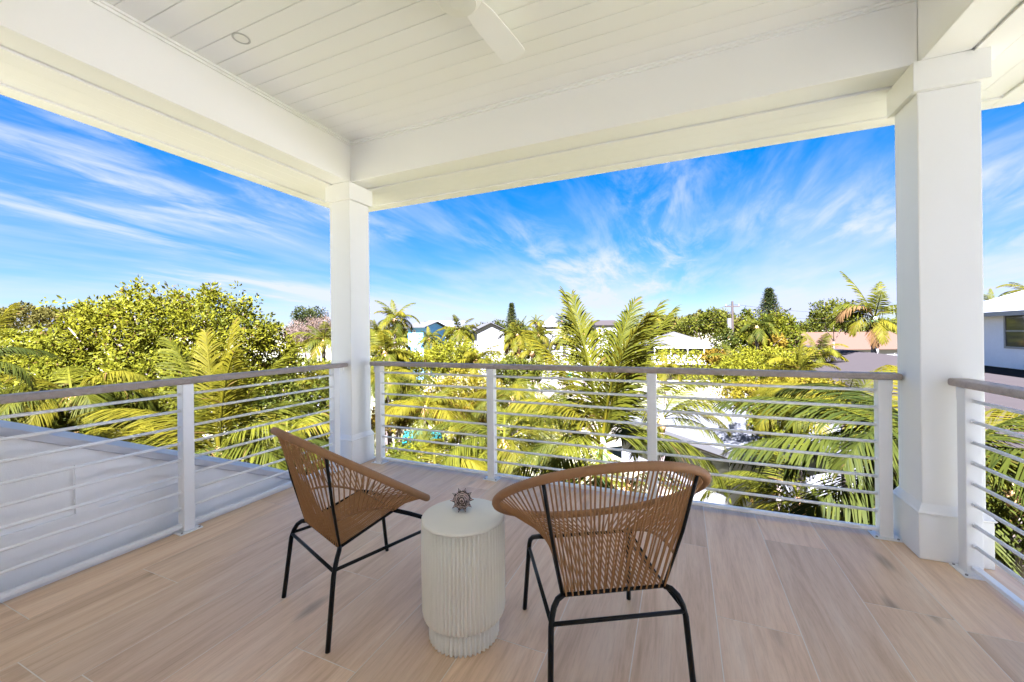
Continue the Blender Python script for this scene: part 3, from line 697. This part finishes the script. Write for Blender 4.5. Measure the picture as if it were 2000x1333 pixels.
def houses():
    # house with an upstairs porch, mid right
    d = 54; s = d / F_PX
    t = house('house with a pale hip roof and a white upstairs porch railing', 1272, 1392, 677, 648, d, 'hip', 'wall_grey', 'roof_pale', 8.5, R(-6), .7)
    H = at(1332, 677, d).z - GZ; w = 120 * s
    MB().box((0, -1.6, H - 2.3), (w, -.002, H - 2.05)).build('porch_floor', M['trim_w'], t)
    for i in range(5): MB().box((w * i / 4 - (.1 if i == 4 else 0), -1.6, H - 2.049), (w * i / 4 + (.1 if i < 4 else 0), -1.5, H - .2)).build('porch_post', M['trim_w'], t)
    MB().box((0, -1.59, H - 1.15), (w, -1.51, H - 1.07)).build('porch_rail', M['trim_w'], t)
    bm_ = MB().box((-.025, -.02, 0), (.025, .02, .895)).mesh('baluster')
    n = 52
    for i in range(n): o = obj('baluster', bm_, M['trim_w'], t); o.location = (.15 + (w - .3) * i / (n - 1), -1.55, H - 2.046)
    MB().box((w * .05, -.03, H - 2.0), (w * .95, -.002, H - .3)).build('porch_shade_panel', M['painted_shade'], t)  # flat dark sheet on the wall, painted as the shade inside the porch
    MB().box((0, -1.5, 0), (.3, -1.2, H - 2.31)).box((w - .3, -1.5, 0), (w, -1.2, H - 2.31)).build('porch_pier', M['trim_w'], t)
    house('white house whose plain gable faces the deck, beyond the palms', 932, 985, 646, 631, 68, 'gable', 'wall_white', 'roof_pale', 14, R(10), .5, [(950, 955, 672, 684)])
    house('small blue house with a pale roof and one dark window', 797, 829, 641, 629, 66, 'gable_x', 'wall_blue', 'roof_pale', 9, R(-14), .6, [(809, 812, 646, 652)])
    house('far house with a grey roof behind the blue house', 838, 905, 640, 627, 105, 'gable_x', 'wall_white', 'roof_grey', 9, R(8), .5)
    house('white two-storey house with rows of multi-pane windows behind the green bin', 1078, 1150, 668, 655, 62, 'gable_x', 'wall_white', 'roof_white', 8, R(4), .4,
          [(1082, 1095, 677, 694, 1, 2), (1098, 1111, 677, 694, 1, 2), (1114, 1127, 677, 694, 1, 2), (1084, 1104, 703, 712, 1, 1), (1108, 1127, 703, 712, 1, 1), (1084, 1100, 722, 730, 1, 1)])
    house('far house with a white pyramid roof among small palms', 1062, 1098, 637, 616, 110, 'hip', 'wall_white', 'roof_white', 5, 0, .5)
    house('far house with a brown roof behind the central palm', 1165, 1205, 636, 626, 112, 'gable_x', 'wall_white', 'roof_brown', 8, 0, .5)
    house('long low house with a terracotta tan roof behind the royal palm', 1552, 1790, 683, 650, 92, 'gable_x', 'wall_white', 'roof_tan', 17, R(-2), .8, [(1741, 1752, 690, 696, 1, 1), (1640, 1660, 690, 700, 1, 1)])
    house('far white roofed house at the left edge below the wooded skyline', 12, 60, 652, 643, 60, 'gable_x', 'wall_white', 'roof_pale', 8, 0, .4)
    house('low white roofed house glimpsed beside the corner column', 600, 672, 742, 722, 26, 'gable_x', 'wall_white', 'roof_white', 6, R(12), .4)
houses()
def neighbour():
    # the neighbour on the right: a white boarded wall facing left, white roof, brown lower roof
    t = thing('neighbour_house', 'white boarded house with a two-pane window and bright white roof, right of the wide column', 'house', (13.4, 14, GZ))
    z0, z1 = -.62, 1.86
    MB().box((.03, 0, 0), (9, 15.2, z1 - GZ)).build('wall', mcol('siding_white', (.78, .78, .79)), t)
    n = 14; st = (z1 - z0 - .06) / n
    for i in range(n):
        a = z0 - GZ + i * st
        MB().prism([(-.018, a), (.029, a), (.029, a + st - .002), (-.002, a + st - .002)], 'y', 0, 15.2).build('siding_board', M['siding_white'], t)
    zr = z1 - GZ
    MB().add([(-.55, -.6, zr), (-.55, 15.8, zr), (4.5, 15.8, zr + 1.75), (4.5, -.6, zr + 1.75), (9.5, -.6, zr), (9.5, 15.8, zr), ], [(0, 3, 2, 1), (3, 4, 5, 2), (0, 1, 5, 4), (0, 4, 3), (1, 2, 5)]).build('roof', M['roof_white'], t)
    MB().box((-.60, -.6, zr - .17), (-.552, 15.8, zr + .03)).build('fascia', M['trim_w'], t)
    ya, yb, wa, wb = 9.9, 11.15, zr - 1.52, zr - .14 
    f = .09
    fr = MB()
    fr.box((-.06, ya - f, wa - f), (-.02, yb + f, wa)); fr.box((-.06, ya - f, wb), (-.02, yb + f, wb + f)); fr.box((-.06, ya - f, wa + .001), (-.02, ya, wb - .001)); fr.box((-.06, yb, wa + .001), (-.02, yb + f, wb - .001))
    fr.box((-.055, ya + .001, (wa + wb) / 2 - .03), (-.021, yb - .001, (wa + wb) / 2 + .03))
    wn = fr.build('window', M['trim_w'], t); MB().box((-.035, ya, wa), (-.0195, yb, wb)).build('pane', M['glass'], wn)
    # lower roof
    zl = z0 - GZ - .02
    MB().add([(.028, -3, zl), (.028, 44, zl), (-6.0, 44, zl - 1.25), (-6.0, -3, zl - 1.25), (.028, -3, zl - .15), (.028, 44, zl - .15), (-6.0, 44, zl - 1.4), (-6.0, -3, zl - 1.4)],
             [(0, 1, 2, 3), (4, 7, 6, 5), (0, 4, 5, 1), (1, 5, 6, 2), (2, 6, 7, 3), (3, 7, 4, 0)]).build('lower_roof', M['roof_brown'], t)
    MB().box((-5.6, -2.6, 0), (.028, 43.6, zl - 1.45)).build('lower_wall', M['wall_white'], t)
neighbour()
def bungalow():
    E_ = lambda x, y, z: at(x, y, (CAMZ - z) * F_PX / (y - (CY - .0116 * (x - 1000))))
    z = -3.4
    a = E_(1312, 846, z); b = E_(1452, 893, z); c = E_(1478, 838, z)
    u = (b - a).normalized(); v = Vector((-u.y, u.x, 0)); 
    t = thing('white_bungalow', 'low house with a brilliant white roof and deep grey eave, below the front railing', 'house', (a.x, a.y, GZ), math.atan2(u.y, u.x))
    w = (b - a).length + .3; H = z - GZ; dp = 11.0
    MB().box((-5, .7, 0), (w - .6, dp, H - .2)).build('wall', M['wall_white'], t)
    MB().add([(-6, 0, H), (w, 0, H), (w, dp + .6, H), (-6, dp + .6, H), (-.6, dp / 2 + 1.3, H + 1.15), (w - 4.5, dp / 2 + 1.3, H + 1.15)], [(0, 3, 2, 1), (0, 1, 5, 4), (1, 2, 5), (2, 3, 4, 5), (3, 0, 4)]).build('roof', mcol('roof_membrane', (.040, .040, .041), .7, var=.12, scale=1.2), t)
    MB().box((-6.03, -.03, H - .24), (w + .03, -.002, H + .02)).build('fascia', mcol('fascia_grey', (.05, .048, .046)), t)
    MB().box((w + .002, -.03, H - .24), (w + .03, dp + .6, H + .02)).build('fascia', M['fascia_grey'], t)
    fr = MB().box((1.0, .62, H - 1.3), (2.6, .698, H - .55)).build('window', M['trim_w'], t); MB().box((1.08, .60, H - 1.24), (2.52, .6195, H - .61)).build('pane', M['glass'], fr)
    MB().box((.9, .5, H - .5), (2.75, .69, H - .42)).build('window_hood', mcol('hood', (.06, .045, .036)), t)
bungalow()
def street_things():
    d = 50; p = at(1431, 648, d); top = at(1431, 589, d).z
    t = thing('utility_pole', 'wooden utility pole carrying a pale transformer can', 'utility pole', (p.x, p.y, GZ), YAW)
    MB().tube([(0, 0, 0), (0, 0, top - GZ)], [.17, .12], 10).build('pole', mcol('pole_wood', (.024, .018, .014)), t)
    MB().tube([(-.42, 0, at(1425, 642, d).z - GZ), (-.42, 0, at(1425, 622, d).z - GZ)], .26, 12).build('transformer', mcol('can_grey', (.05, .048, .045)), t)
    MB().box((-.9, -.06, top - GZ - .7), (.9, .06, top - GZ - .56)).build('crossarm', M['pole_wood'], t)
    for x in (-.8, .8): MB().tube([(x, 0, top - GZ - .56), (x, 0, top - GZ - .35)], .06, 8).build('insulator', M['wall_white'], t)
    for dz, y2, nm in ((-.35, 622, 'topmost'), (-1.6, 628, 'middle'), (-2.2, 634, 'lowest')):
        a = Vector((p.x, p.y, top + dz)); e0, e1 = at(1250, y2 - 8, 75), at(1760, y2 - 20, 80)
        pts = [e0.lerp(a, i / 10) - Vector((0, 0, 4.0 * (i / 10) * (1 - i / 10))) for i in range(11)] + [a.lerp(e1, i / 10) - Vector((0, 0, 4.0 * (i / 10) * (1 - i / 10))) for i in range(1, 11)]
        fin(MB().tube(pts, .015, 5).build('power_line', M['black']), label=nm + ' of the three thin power lines strung past the utility pole', cat='power line', group='power lines at the pole')
    d = 60; g = at(1110, 735, d)
    t = thing('wheelie_bin', 'green wheeled refuse bin by the white two-storey house', 'bin', (g.x, g.y, GZ), YAW)
    mcol('bin_green', (.004, .05, .03), .5)
    MB().add([(-.36, -.4, .08), (.36, -.4, .08), (.36, .4, .08), (-.36, .4, .08), (-.46, -.5, 1.25), (.46, -.5, 1.25), (.46, .5, 1.25), (-.46, .5, 1.25)], [(0, 3, 2, 1), (4, 5, 6, 7), (0, 1, 5, 4), (1, 2, 6, 5), (2, 3, 7, 6), (3, 0, 4, 7)]).build('bin_body', M['bin_green'], t)
    MB().box((-.5, -.55, 1.252), (.5, .55, 1.34)).build('lid', M['bin_green'], t, .02)
    for s in (-.3, .3): MB().tube([(s - .04, .42, .14), (s + .04, .42, .14)], .14, 12).build('wheel', M['black'], t)
street_things()

# ------------------------------------------------------------------ palms
def palms():
    # near ones, every frond placed
    c = at(1176, 866, 7.6)
    Y0 = math.degrees(YAW)        # azimuth of image right
    palm('tall young coconut palm with upright fronds close behind the middle of the front railing', c, 2.5, 6, 'coco', hi=True, seed=3, elev=(5, 45), shaft=.9, tr=.10, extra=[
        (Y0 + 100, 88, 22, 3.0, 'coco'), (Y0 + 40, 86, 26, 2.9, 'coco'), (Y0 + 170, 84, 16, 3.0, 'coco'), (Y0 + 10, 80, 26, 2.9, 'coco'), (Y0 - 10, 72, 20, 2.85, 'coco'),
        (Y0 - 60, 84, 40, 2.7, 'yel'), (Y0 + 185, 70, 30, 2.6, 'yel'), (Y0 + 60, 82, 30, 2.8, 'cocod'), (Y0 - 5, 62, 70, 2.4, 'coco'), (Y0 + 200, 58, 70, 2.2, 'yel'), (Y0 + 150, 50, 95, 2.4, 'coco'), (Y0 + 230, 30, 90, 2.2, 'coco')])
    c = at(1850, 905, 5.4)
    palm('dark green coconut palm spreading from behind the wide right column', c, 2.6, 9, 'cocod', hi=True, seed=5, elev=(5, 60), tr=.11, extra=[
        (Y0 + 178, 22, 40, 2.9, 'cocod', dict(ll=.36)), (Y0 + 165, 38, 50, 2.9, 'cocod', dict(ll=.36)), (Y0 + 195, 8, 40, 2.6, 'cocod', dict(ll=.36)), (Y0 + 150, 45, 60, 2.1, 'coco'), (Y0 + 140, 50, 60, 1.9, 'coco'),
        (Y0 + 20, 40, 70, 2.6, 'yel'), (Y0 - 20, 15, 60, 2.4, 'yel'), (Y0 + 330, 30, 80, 2.4, 'coco'), (Y0 + 205, -6, 40, 2.4, 'cocod'), (Y0 + 60, 60, 70, 2.6, 'yel'), (Y0 + 185, -14, 30, 2.3, 'cocod')])
    c = at(428, 885, 7.0)
    palm('sunlit young coconut palm behind the left railing, in front of the big leafy tree', c, 2.3, 6, 'coco', hi=True, seed=8, elev=(5, 50), tr=.10, extra=[
        (Y0 + 60, 88, 12, 2.35, 'yel'), (Y0 + 120, 84, 16, 2.2, 'yel'), (Y0 + 165, 76, 30, 2.3, 'coco'), (Y0 + 10, 72, 34, 2.3, 'coco'), (Y0 - 40, 80, 40, 2.1, 'yel'), (Y0 + 200, 55, 70, 2.2, 'yel'), (Y0 - 20, 48, 80, 2.1, 'coco')])
    c = at(300, 930, 6.6)
    palm('low golden palm with arching fronds just above the sloping parapet', c, 2.2, 8, 'yel', hi=True, seed=11, elev=(15, 60), tr=.10, mats=['yel', 'coco', 'yel'], extra=[(Y0 + 175, 35, 50, 2.2, 'yel'), (Y0 + 160, 45, 60, 2.1, 'yel'), (Y0 + 15, 40, 80, 1.9, 'cocod')])
    c = at(-75, 725, 5.6)
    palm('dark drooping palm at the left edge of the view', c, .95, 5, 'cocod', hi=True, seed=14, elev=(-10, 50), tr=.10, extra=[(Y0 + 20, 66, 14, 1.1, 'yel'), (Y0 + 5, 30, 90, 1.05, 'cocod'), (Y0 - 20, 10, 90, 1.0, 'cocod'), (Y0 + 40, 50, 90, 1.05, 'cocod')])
    near = [
        ('green palm with hanging leaflets low between the corner column and the middle post', (985, 865, 9.5), 2.4, 13, 'coco', 21),
        ('golden green palm low behind the bottom bars beside the corner column', (850, 930, 9.0), 2.2, 12, 'yel', 22),
        ('tall golden palm fan rising beside the wide column above the handrail', (1650, 800, 9.5), 1.9, 9, 'yel', 24),
        ('leafy palm low in the garden left of the corner column', (560, 850, 11), 2.2, 13, 'coco', 25),
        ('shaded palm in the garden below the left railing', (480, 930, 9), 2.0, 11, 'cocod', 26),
        ('bright palm filling the gap right of the wide column', (1985, 960, 6.2), 2.2, 12, 'yel', 27),
        ('mid green palm beside the golden shrub and the middle post', (1060, 800, 13), 2.1, 12, 'coco', 28),
        ('palm low in the garden to the right of the central coconut palm', (1225, 950, 8.2), 1.5, 9, 'coco', 29),
        ('golden palm low beside the pool, its fronds fanning under the golden mound', (830, 800, 13), 2.2, 13, 'yel', 31),
        ('green palm against the middle post, left of the central coconut palm', (1000, 780, 15), 2.2, 13, 'coco', 32),
        ('bright palm in the garden just right of the corner column', (760, 745, 15), 2.1, 12, 'coco', 33),
        ('mid green palm spreading beneath the handrail left of the wide column', (1560, 800, 13), 2.0, 12, 'coco', 36),
        ('bright palm in front of the big leafy tree at the far left', (140, 770, 9.5), 2.0, 12, 'yel', 37),
        ('green palm between the sunlit left palm and the corner column', (575, 745, 15), 2.2, 13, 'yel', 38),
        ('palm low under the dark right palm', (1560, 985, 7.5), 2.0, 11, 'coco', 30)]
    for lb, (x, y, d), L_, nf, mt, sd in near:
        palm(lb, at(x, y, d), L_, nf, mt, hi=True, seed=sd, elev=(0, 80 if sd in (24,) else 62), tr=.09, mats=[mt, mt, 'yel' if mt == 'coco' else 'coco'])
    palm('feathery palm whose arching fronds cross the white bungalow roof', at(1292, 818, 10.5), 1.8, 3, 'coco', hi=True, seed=23, elev=(10, 60), tr=.09, extra=[
        (Y0 + 4, 42, 75, 2.1, 'coco'), (Y0 - 12, 30, 90, 1.9, 'yel'), (Y0 + 20, 60, 70, 2.0, 'coco'), (Y0 + 178, 40, 90, 1.8, 'yel'), (Y0 - 40, 15, 70, 1.7, 'coco')])
    far = [
        ('coconut palm standing clear against the sky just right of the corner column', (771, 624, 38), 2.6, 20, 'coco', 41, (-25, 84)),
        ('coconut palm with yellow lower fronds between the blue house and white gable', (897, 646, 43), 2.5, 20, 'coco', 42, (-20, 84)),
        ('bushy headed palm with a pale straight trunk in front of the white gable house', (1010, 655, 36), 2.2, 24, 'coco', 43, (-45, 84)),
        ('second bushy palm with a pale trunk in front of the many-paned windows', (1102, 658, 38), 2.0, 22, 'coco', 44, (-45, 80)),
        ('small far palm left of the white pyramid roof', (1047, 630, 85), 2.7, 16, 'coco', 45, (-15, 84)),
        ('small far palm right of the white pyramid roof', (1097, 628, 88), 2.6, 16, 'cocod', 46, (-15, 84)),
        ('small far palm above the porch house roof', (1284, 622, 76), 2.6, 16, 'coco', 47, (-15, 84)),
        ('dark headed palm between the utility pole and the leafy tree', (1478, 640, 29), 1.7, 20, 'cocod', 48, (-20, 80)),
        ('golden palm behind the corner column, below the clear coconut palm', (752, 690, 22), 2.2, 16, 'yel', 49, (-10, 80)),
        ('palm showing beyond the left railing just left of the corner column', (632, 668, 26), 2.2, 16, 'coco', 50, (0, 75)),
        ('palm tips rising over the left end of the white neighbour roof', (1935, 600, 34), 2.4, 16, 'yel', 51, (-10, 84)),
        ('palm tips rising over the white neighbour roof at the right edge', (2010, 572, 34), 2.4, 16, 'coco', 52, (-10, 84)),
        ('yellow palm below the white gable house', (930, 705, 26), 2.1, 15, 'yel', 53, (0, 75)),
        ('palm in front of the porch house, its fronds crossing the porch', (1300, 722, 30), 2.0, 14, 'yel', 54, (5, 75)),
        ('palm head below the terracotta roof beside the golden fan', (1560, 730, 20), 2.2, 15, 'yel', 55, (-5, 80)),
        ('palm head in the shrubs to the right of the porch house', (1440, 712, 24), 2.0, 15, 'coco', 56, (0, 75)),
        ('palm beside the blue house, below its dark window', (838, 662, 50), 2.4, 18, 'coco', 71, (-20, 84)),
        ('palm to the right of the white gable house', (1052, 655, 48), 2.4, 18, 'coco', 72, (-20, 84)),
        ('palm seen through the left fronds of the central coconut palm', (1140, 652, 46), 2.4, 18, 'coco', 73, (-20, 84)),
        ('palm just left of the porch house roof', (1245, 652, 44), 2.3, 18, 'coco', 74, (-20, 84)),
        ('small palm touching the right edge of the corner column', (735, 655, 34), 2.2, 16, 'coco', 75, (-15, 80)),
        ('palm below the terracotta roof, left of the royal palm', (1600, 690, 30), 2.2, 16, 'coco', 76, (-10, 80)),
        ('palm head left of the central coconut palm, above the driveway', (1040, 690, 30), 1.9, 15, 'yel', 57, (-10, 75))]
    for lb, (x, y, d), L_, nf, mt, sd, ev in far:
        palm(lb, at(x, y, d), L_, nf, mt, seed=sd, elev=ev, tr=.14, mats=[mt, mt, 'yel' if mt == 'coco' else 'coco'], skirt=2 if sd in (43, 44) else 0)
    palm('tall royal palm with long curving fronds in front of the terracotta roof', at(1708, 622, 32), 3.5, 4, 'coco', seed=60, elev=(35, 80), tr=.26, shaft=1.1, trunk_mat='wall_grey', name='royal_palm', extra=[
        (Y0 + 130, 74, 22, 4.4, 'coco'), (Y0 + 40, 78, 50, 3.9, 'coco'), (Y0 + 178, 52, 84, 3.7, 'coco'), (Y0 + 172, 30, 88, 3.7, 'coco'), (Y0 + 200, 14, 90, 3.2, 'yel'), (Y0 + 5, 40, 80, 3.4, 'coco'), (Y0 + 250, -20, 60, 2.8, 'yel'),
        (Y0 + 185, 56, 130, 4.0, 'dry'), (Y0 + 290, -10, 70, 2.8, 'yel'), (Y0 + 330, -20, 60, 2.8, 'coco'), (Y0 + 225, -25, 60, 2.9, 'dry'), (Y0 + 150, 44, 90, 3.4, 'coco')])
palms()

# ------------------------------------------------------------------ trees and shrubs
def trees():
    b = blobs_px([(190, 690, 13, 95, 80, 1.6), (270, 655, 13.5, 80, 75, 1.5), (360, 650, 13.5, 85, 70, 1.5), (450, 660, 13.5, 75, 60, 1.4), (150, 760, 12.5, 90, 70, 1.5), (300, 740, 12.5, 110, 80, 1.6), (430, 750, 13, 90, 70, 1.5),
                  (265, 590, 13.5, 22, 34, .45), (470, 605, 13.6, 26, 30, .5), (330, 595, 13.6, 34, 30, .6), (410, 592, 13.6, 30, 28, .6), (215, 612, 13.4, 36, 28, .6), (510, 660, 13.5, 36, 34, .7), (550, 690, 14, 35, 30, .7)])
    g = at(300, 700, 13.3)
    broad_tree('leafy_tree', 'big leafy tree with bright rosettes of leaves filling the view behind the left railing', (g.x, g.y, GZ), b, 3000, 13, .135, 'leafa', rad=.19, seed=101, tr=.2, aspect=.5, lump=.34)
    L_ = [
        ('leafy tree with a rounded bright crown right of the utility pole', [(1500, 655, 36, 48, 40, 1.9), (1470, 670, 35, 34, 34, 1.4), (1520, 628, 36, 26, 20, .9), (1545, 660, 36, 18, 26, .9), (1460, 620, 36, 14, 12, .6)], 900, 9, .24, 'leafa', .28),
        ('round far tree standing above the terracotta roof left of the royal palm', [(1628, 612, 80, 36, 26, 3), (1600, 624, 80, 18, 18, 1.6), (1655, 628, 80, 22, 18, 1.8)], 420, 8, .5, 'leafb', .5),
        ('dark wispy tree above the dry pink scrub left of the corner column', [(592, 622, 60, 17, 20, 1.6), (618, 620, 60, 14, 18, 1.4)], 300, 8, .3, 'leafd', .45),
        ('green tree behind the palms above the porch house', [(1395, 628, 62, 34, 22, 2), (1350, 638, 62, 30, 16, 2)], 420, 8, .42, 'leafb', .45),
        ('tree with olive foliage right of the porch house, under the utility pole', [(1418, 690, 34, 22, 44, 1.2)], 320, 9, .22, 'leafb', .26),
        ('dark green tree behind the white gable house', [(975, 642, 80, 16, 14, 1.8), (1010, 640, 80, 16, 12, 1.8)], 200, 8, .45, 'leafd', .45)]
    for i, (lb, bl, n, k, sz, mt, rd) in enumerate(L_):
        g = at(bl[0][0], bl[0][1], bl[0][2]); broad_tree('leafy_tree', lb, (g.x, g.y, GZ), blobs_px(bl), n, k, sz, mt, rad=rd, seed=110 + i, tr=.15)
    g = at(590, 660, 40); broad_tree('dry_bush', 'tangle of dry pinkish twigs left of the corner column', (g.x, g.y, GZ), blobs_px([(590, 655, 40, 42, 24, 1.8), (625, 645, 40, 30, 22, 1.4)]), 500, 9, .35, 'twig', 'bush', .35, seed=130, aspect=.10)
    sh = [
        ('mounded golden shrub behind the front railing left of its middle post', [(905, 762, 17, 75, 34, 1.5), (850, 790, 16.5, 50, 24, 1.1), (960, 786, 17, 45, 28, 1.1)], 900, 10, .11, 'leafy', .14),
        ('orange tinged shrub under the golden mound', [(890, 815, 15.5, 70, 20, 1.1), (955, 812, 15.5, 36, 18, .9)], 420, 9, .12, 'leafo', .14),
        ('golden shrub low beside the corner column', [(775, 815, 15, 60, 22, 1.1)], 300, 9, .12, 'leafo', .15),
        ('dark leaved shrub beside the corner column above the pool', [(775, 760, 18, 50, 26, 1.2)], 420, 9, .14, 'leafb', .17),
        ('yellow green shrub below the blue house', [(780, 710, 24, 60, 24, 1.6)], 420, 9, .18, 'leafa', .2),
        ('yellow green shrub below the white gable house', [(880, 700, 27, 60, 30, 1.8)], 480, 9, .2, 'leafa', .22),
        ('green shrub left of the driveway, below the bushy headed palm', [(1010, 730, 28, 45, 28, 1.6)], 360, 9, .2, 'leafb', .22),
        ('large golden shrub right of the porch house above the handrail', [(1500, 712, 22, 70, 34, 1.7), (1440, 735, 21, 50, 30, 1.3)], 800, 10, .15, 'leafa', .18),
        ('orange leaved shrub below the dark headed palm', [(1400, 700, 30, 26, 14, 1), (1505, 672, 30, 26, 16, 1)], 240, 9, .2, 'leafo', .2),
        ('golden shrub behind the right half of the front railing', [(1500, 775, 15, 80, 30, 1.4), (1590, 770, 14, 60, 34, 1.2)], 800, 10, .11, 'leafy', .14),
        ('bright shrub beside the white bungalow, right of its roof', [(1520, 830, 13, 50, 34, 1.0)], 420, 9, .11, 'leafa', .14),
        ('clump of broad green leaves at the foot of the left railing view', [(120, 800, 10, 110, 44, 1.2), (230, 830, 10, 80, 36, 1)], 700, 9, .16, 'leafb', .18),
        ('leafy shrub deep in the garden behind the left rope chair', [(580, 790, 14, 70, 50, 1.4), (640, 850, 12, 50, 40, 1.1)], 700, 9, .14, 'leafb', .17),
        ('bright shrub at the far left, beneath the wooded skyline', [(60, 720, 16, 70, 60, 1.5), (30, 670, 22, 40, 26, 1.4)], 600, 9, .17, 'leafa', .2),
        ('low shrub at the bottom of the garden under the middle post', [(930, 900, 11, 80, 34, 1.0), (800, 900, 11, 60, 34, 1.0)], 600, 9, .10, 'leafa', .13),
        ('leafy shrub by the right railing below the neighbour house', [(1990, 1040, 6.5, 60, 60, .7)], 420, 9, .10, 'leafa', .12)]
    for i, (lb, bl, n, k, sz, mt, rd) in enumerate(sh):
        g = at(bl[0][0], bl[0][1], bl[0][2]); zb = g.z - bl[0][4] * bl[0][2] / F_PX
        broad_tree('shrub', lb, (g.x, g.y, GZ), blobs_px(bl), n, k, sz, mt, 'shrub', rd, seed=150 + i, tr=.07)
    # norfolk pines
    for lb, (x, y0, y1, d) in (('conical norfolk pine rising behind the rounded leafy tree', (1502, 566, 640, 60)), ('small far norfolk pine above the white gable house', (999, 594, 640, 95)), ('small far norfolk pine left of the central palm fronds', (1118, 598, 640, 95))):
        top = at(x, y0, d); t = thing('norfolk_pine', lb, 'pine tree', (top.x, top.y, GZ)); h = top.z - GZ
        MB().tube([(0, 0, 0), (0, 0, h)], [.25, .03], 8).build('trunk', M['bark2'], t); rg = random.Random(int(x)); pc = []; rr = []
        z = h - .2; k = 0
        vis = (y1 - y0) * d / F_PX
        while z > h - vis - 2:
            r_ = .25 + (h - z) * (.34 if x == 1502 else .22)
            for q in range(9):
                a = q * 40 + k * 17
                for s in np.linspace(.25, 1, 6): pc.append((math.cos(R(a)) * r_ * s, math.sin(R(a)) * r_ * s, z + .25 * r_ * s * s)); rr.append(.25)
            z -= .42; k += 1
        V, T = leaves(np.array(pc), np.array(rr), 7, .38, int(x), .2, .18); obj('crown', np_mesh('crown', V, tris=T), M['leafd'], t)
    # masses nobody could count
    def belt(name, label, x0, x1, ytop, d, n, size, mat, thick=9, hgt=34, seed=0):
        r = np.random.default_rng(seed); pc = []
        ph = r.uniform(0, 6, 5)
        for i in range(n):
            x = r.uniform(x0, x1); dd = d + r.uniform(0, thick)
            bump = 6 * math.sin(x * .045 + ph[0]) + 5 * math.sin(x * .11 + ph[1]) + 3 * math.sin(x * .31 + ph[2])
            y = ytop - bump * .7 + hgt * r.random() ** 1.4
            pc.append(at(x, y, dd)[:])
        V, T = leaves(np.array(pc), np.full(n, size * 1.2), 8, size, seed, .3, .5)
        obj(name, np_mesh(name, V, tris=T), M[mat], kind='stuff', label=label)
    belt('distant_woodland', 'hazy wooded skyline at the far left', -60, 190, 606, 95, 900, .8, 'far', 14, 50, 201)
    belt('distant_woodland', 'wooded skyline behind the porch house', 1262, 1470, 622, 78, 800, .7, 'far', 10, 40, 202)
    belt('distant_woodland', 'palms and shrubs between the far houses', 730, 1270, 652, 74, 1500, .5, 'leafa', 10, 34, 208)
    belt('distant_woodland', 'dark tree belt behind the terracotta roof', 1540, 1800, 630, 116, 900, .8, 'leafb', 10, 30, 203)
    belt('distant_woodland', 'low far greenery along the horizon behind the houses', 560, 1300, 644, 140, 2200, 1.0, 'far', 30, 30, 204)
    belt('hedge_mass', 'mass of mixed greenery filling the gardens below the houses', 700, 1500, 690, 34, 2400, .26, 'leafa', 14, 60, 206)
    belt('hedge_mass', 'mass of mixed greenery below the leafy tree on the left', -120, 680, 705, 18, 2600, .2, 'leafb', 6, 120, 207)
    # leafy ground cover over the near gardens
    r = np.random.default_rng(5); pc = []
    while len(pc) < 7000:
        x = r.uniform(-150, 2150); dd = r.uniform(7, 34); p = at(x, 700, dd)
        if 1180 < x < 1500 and 14 < dd < 34: continue
        if p.y < 4.2 and -4.2 < p.x < 2.6: continue
        pc.append((p.x, p.y, GZ + abs(r.normal()) * .7))
    V, T = leaves(np.array(pc), np.full(len(pc), .28), 8, .22, 9, .5, .5)
    obj('ground_cover', np_mesh('ground_cover', V, tris=T), M['leafa'], kind='stuff', label='leafy ground cover across the gardens below the deck')
trees()
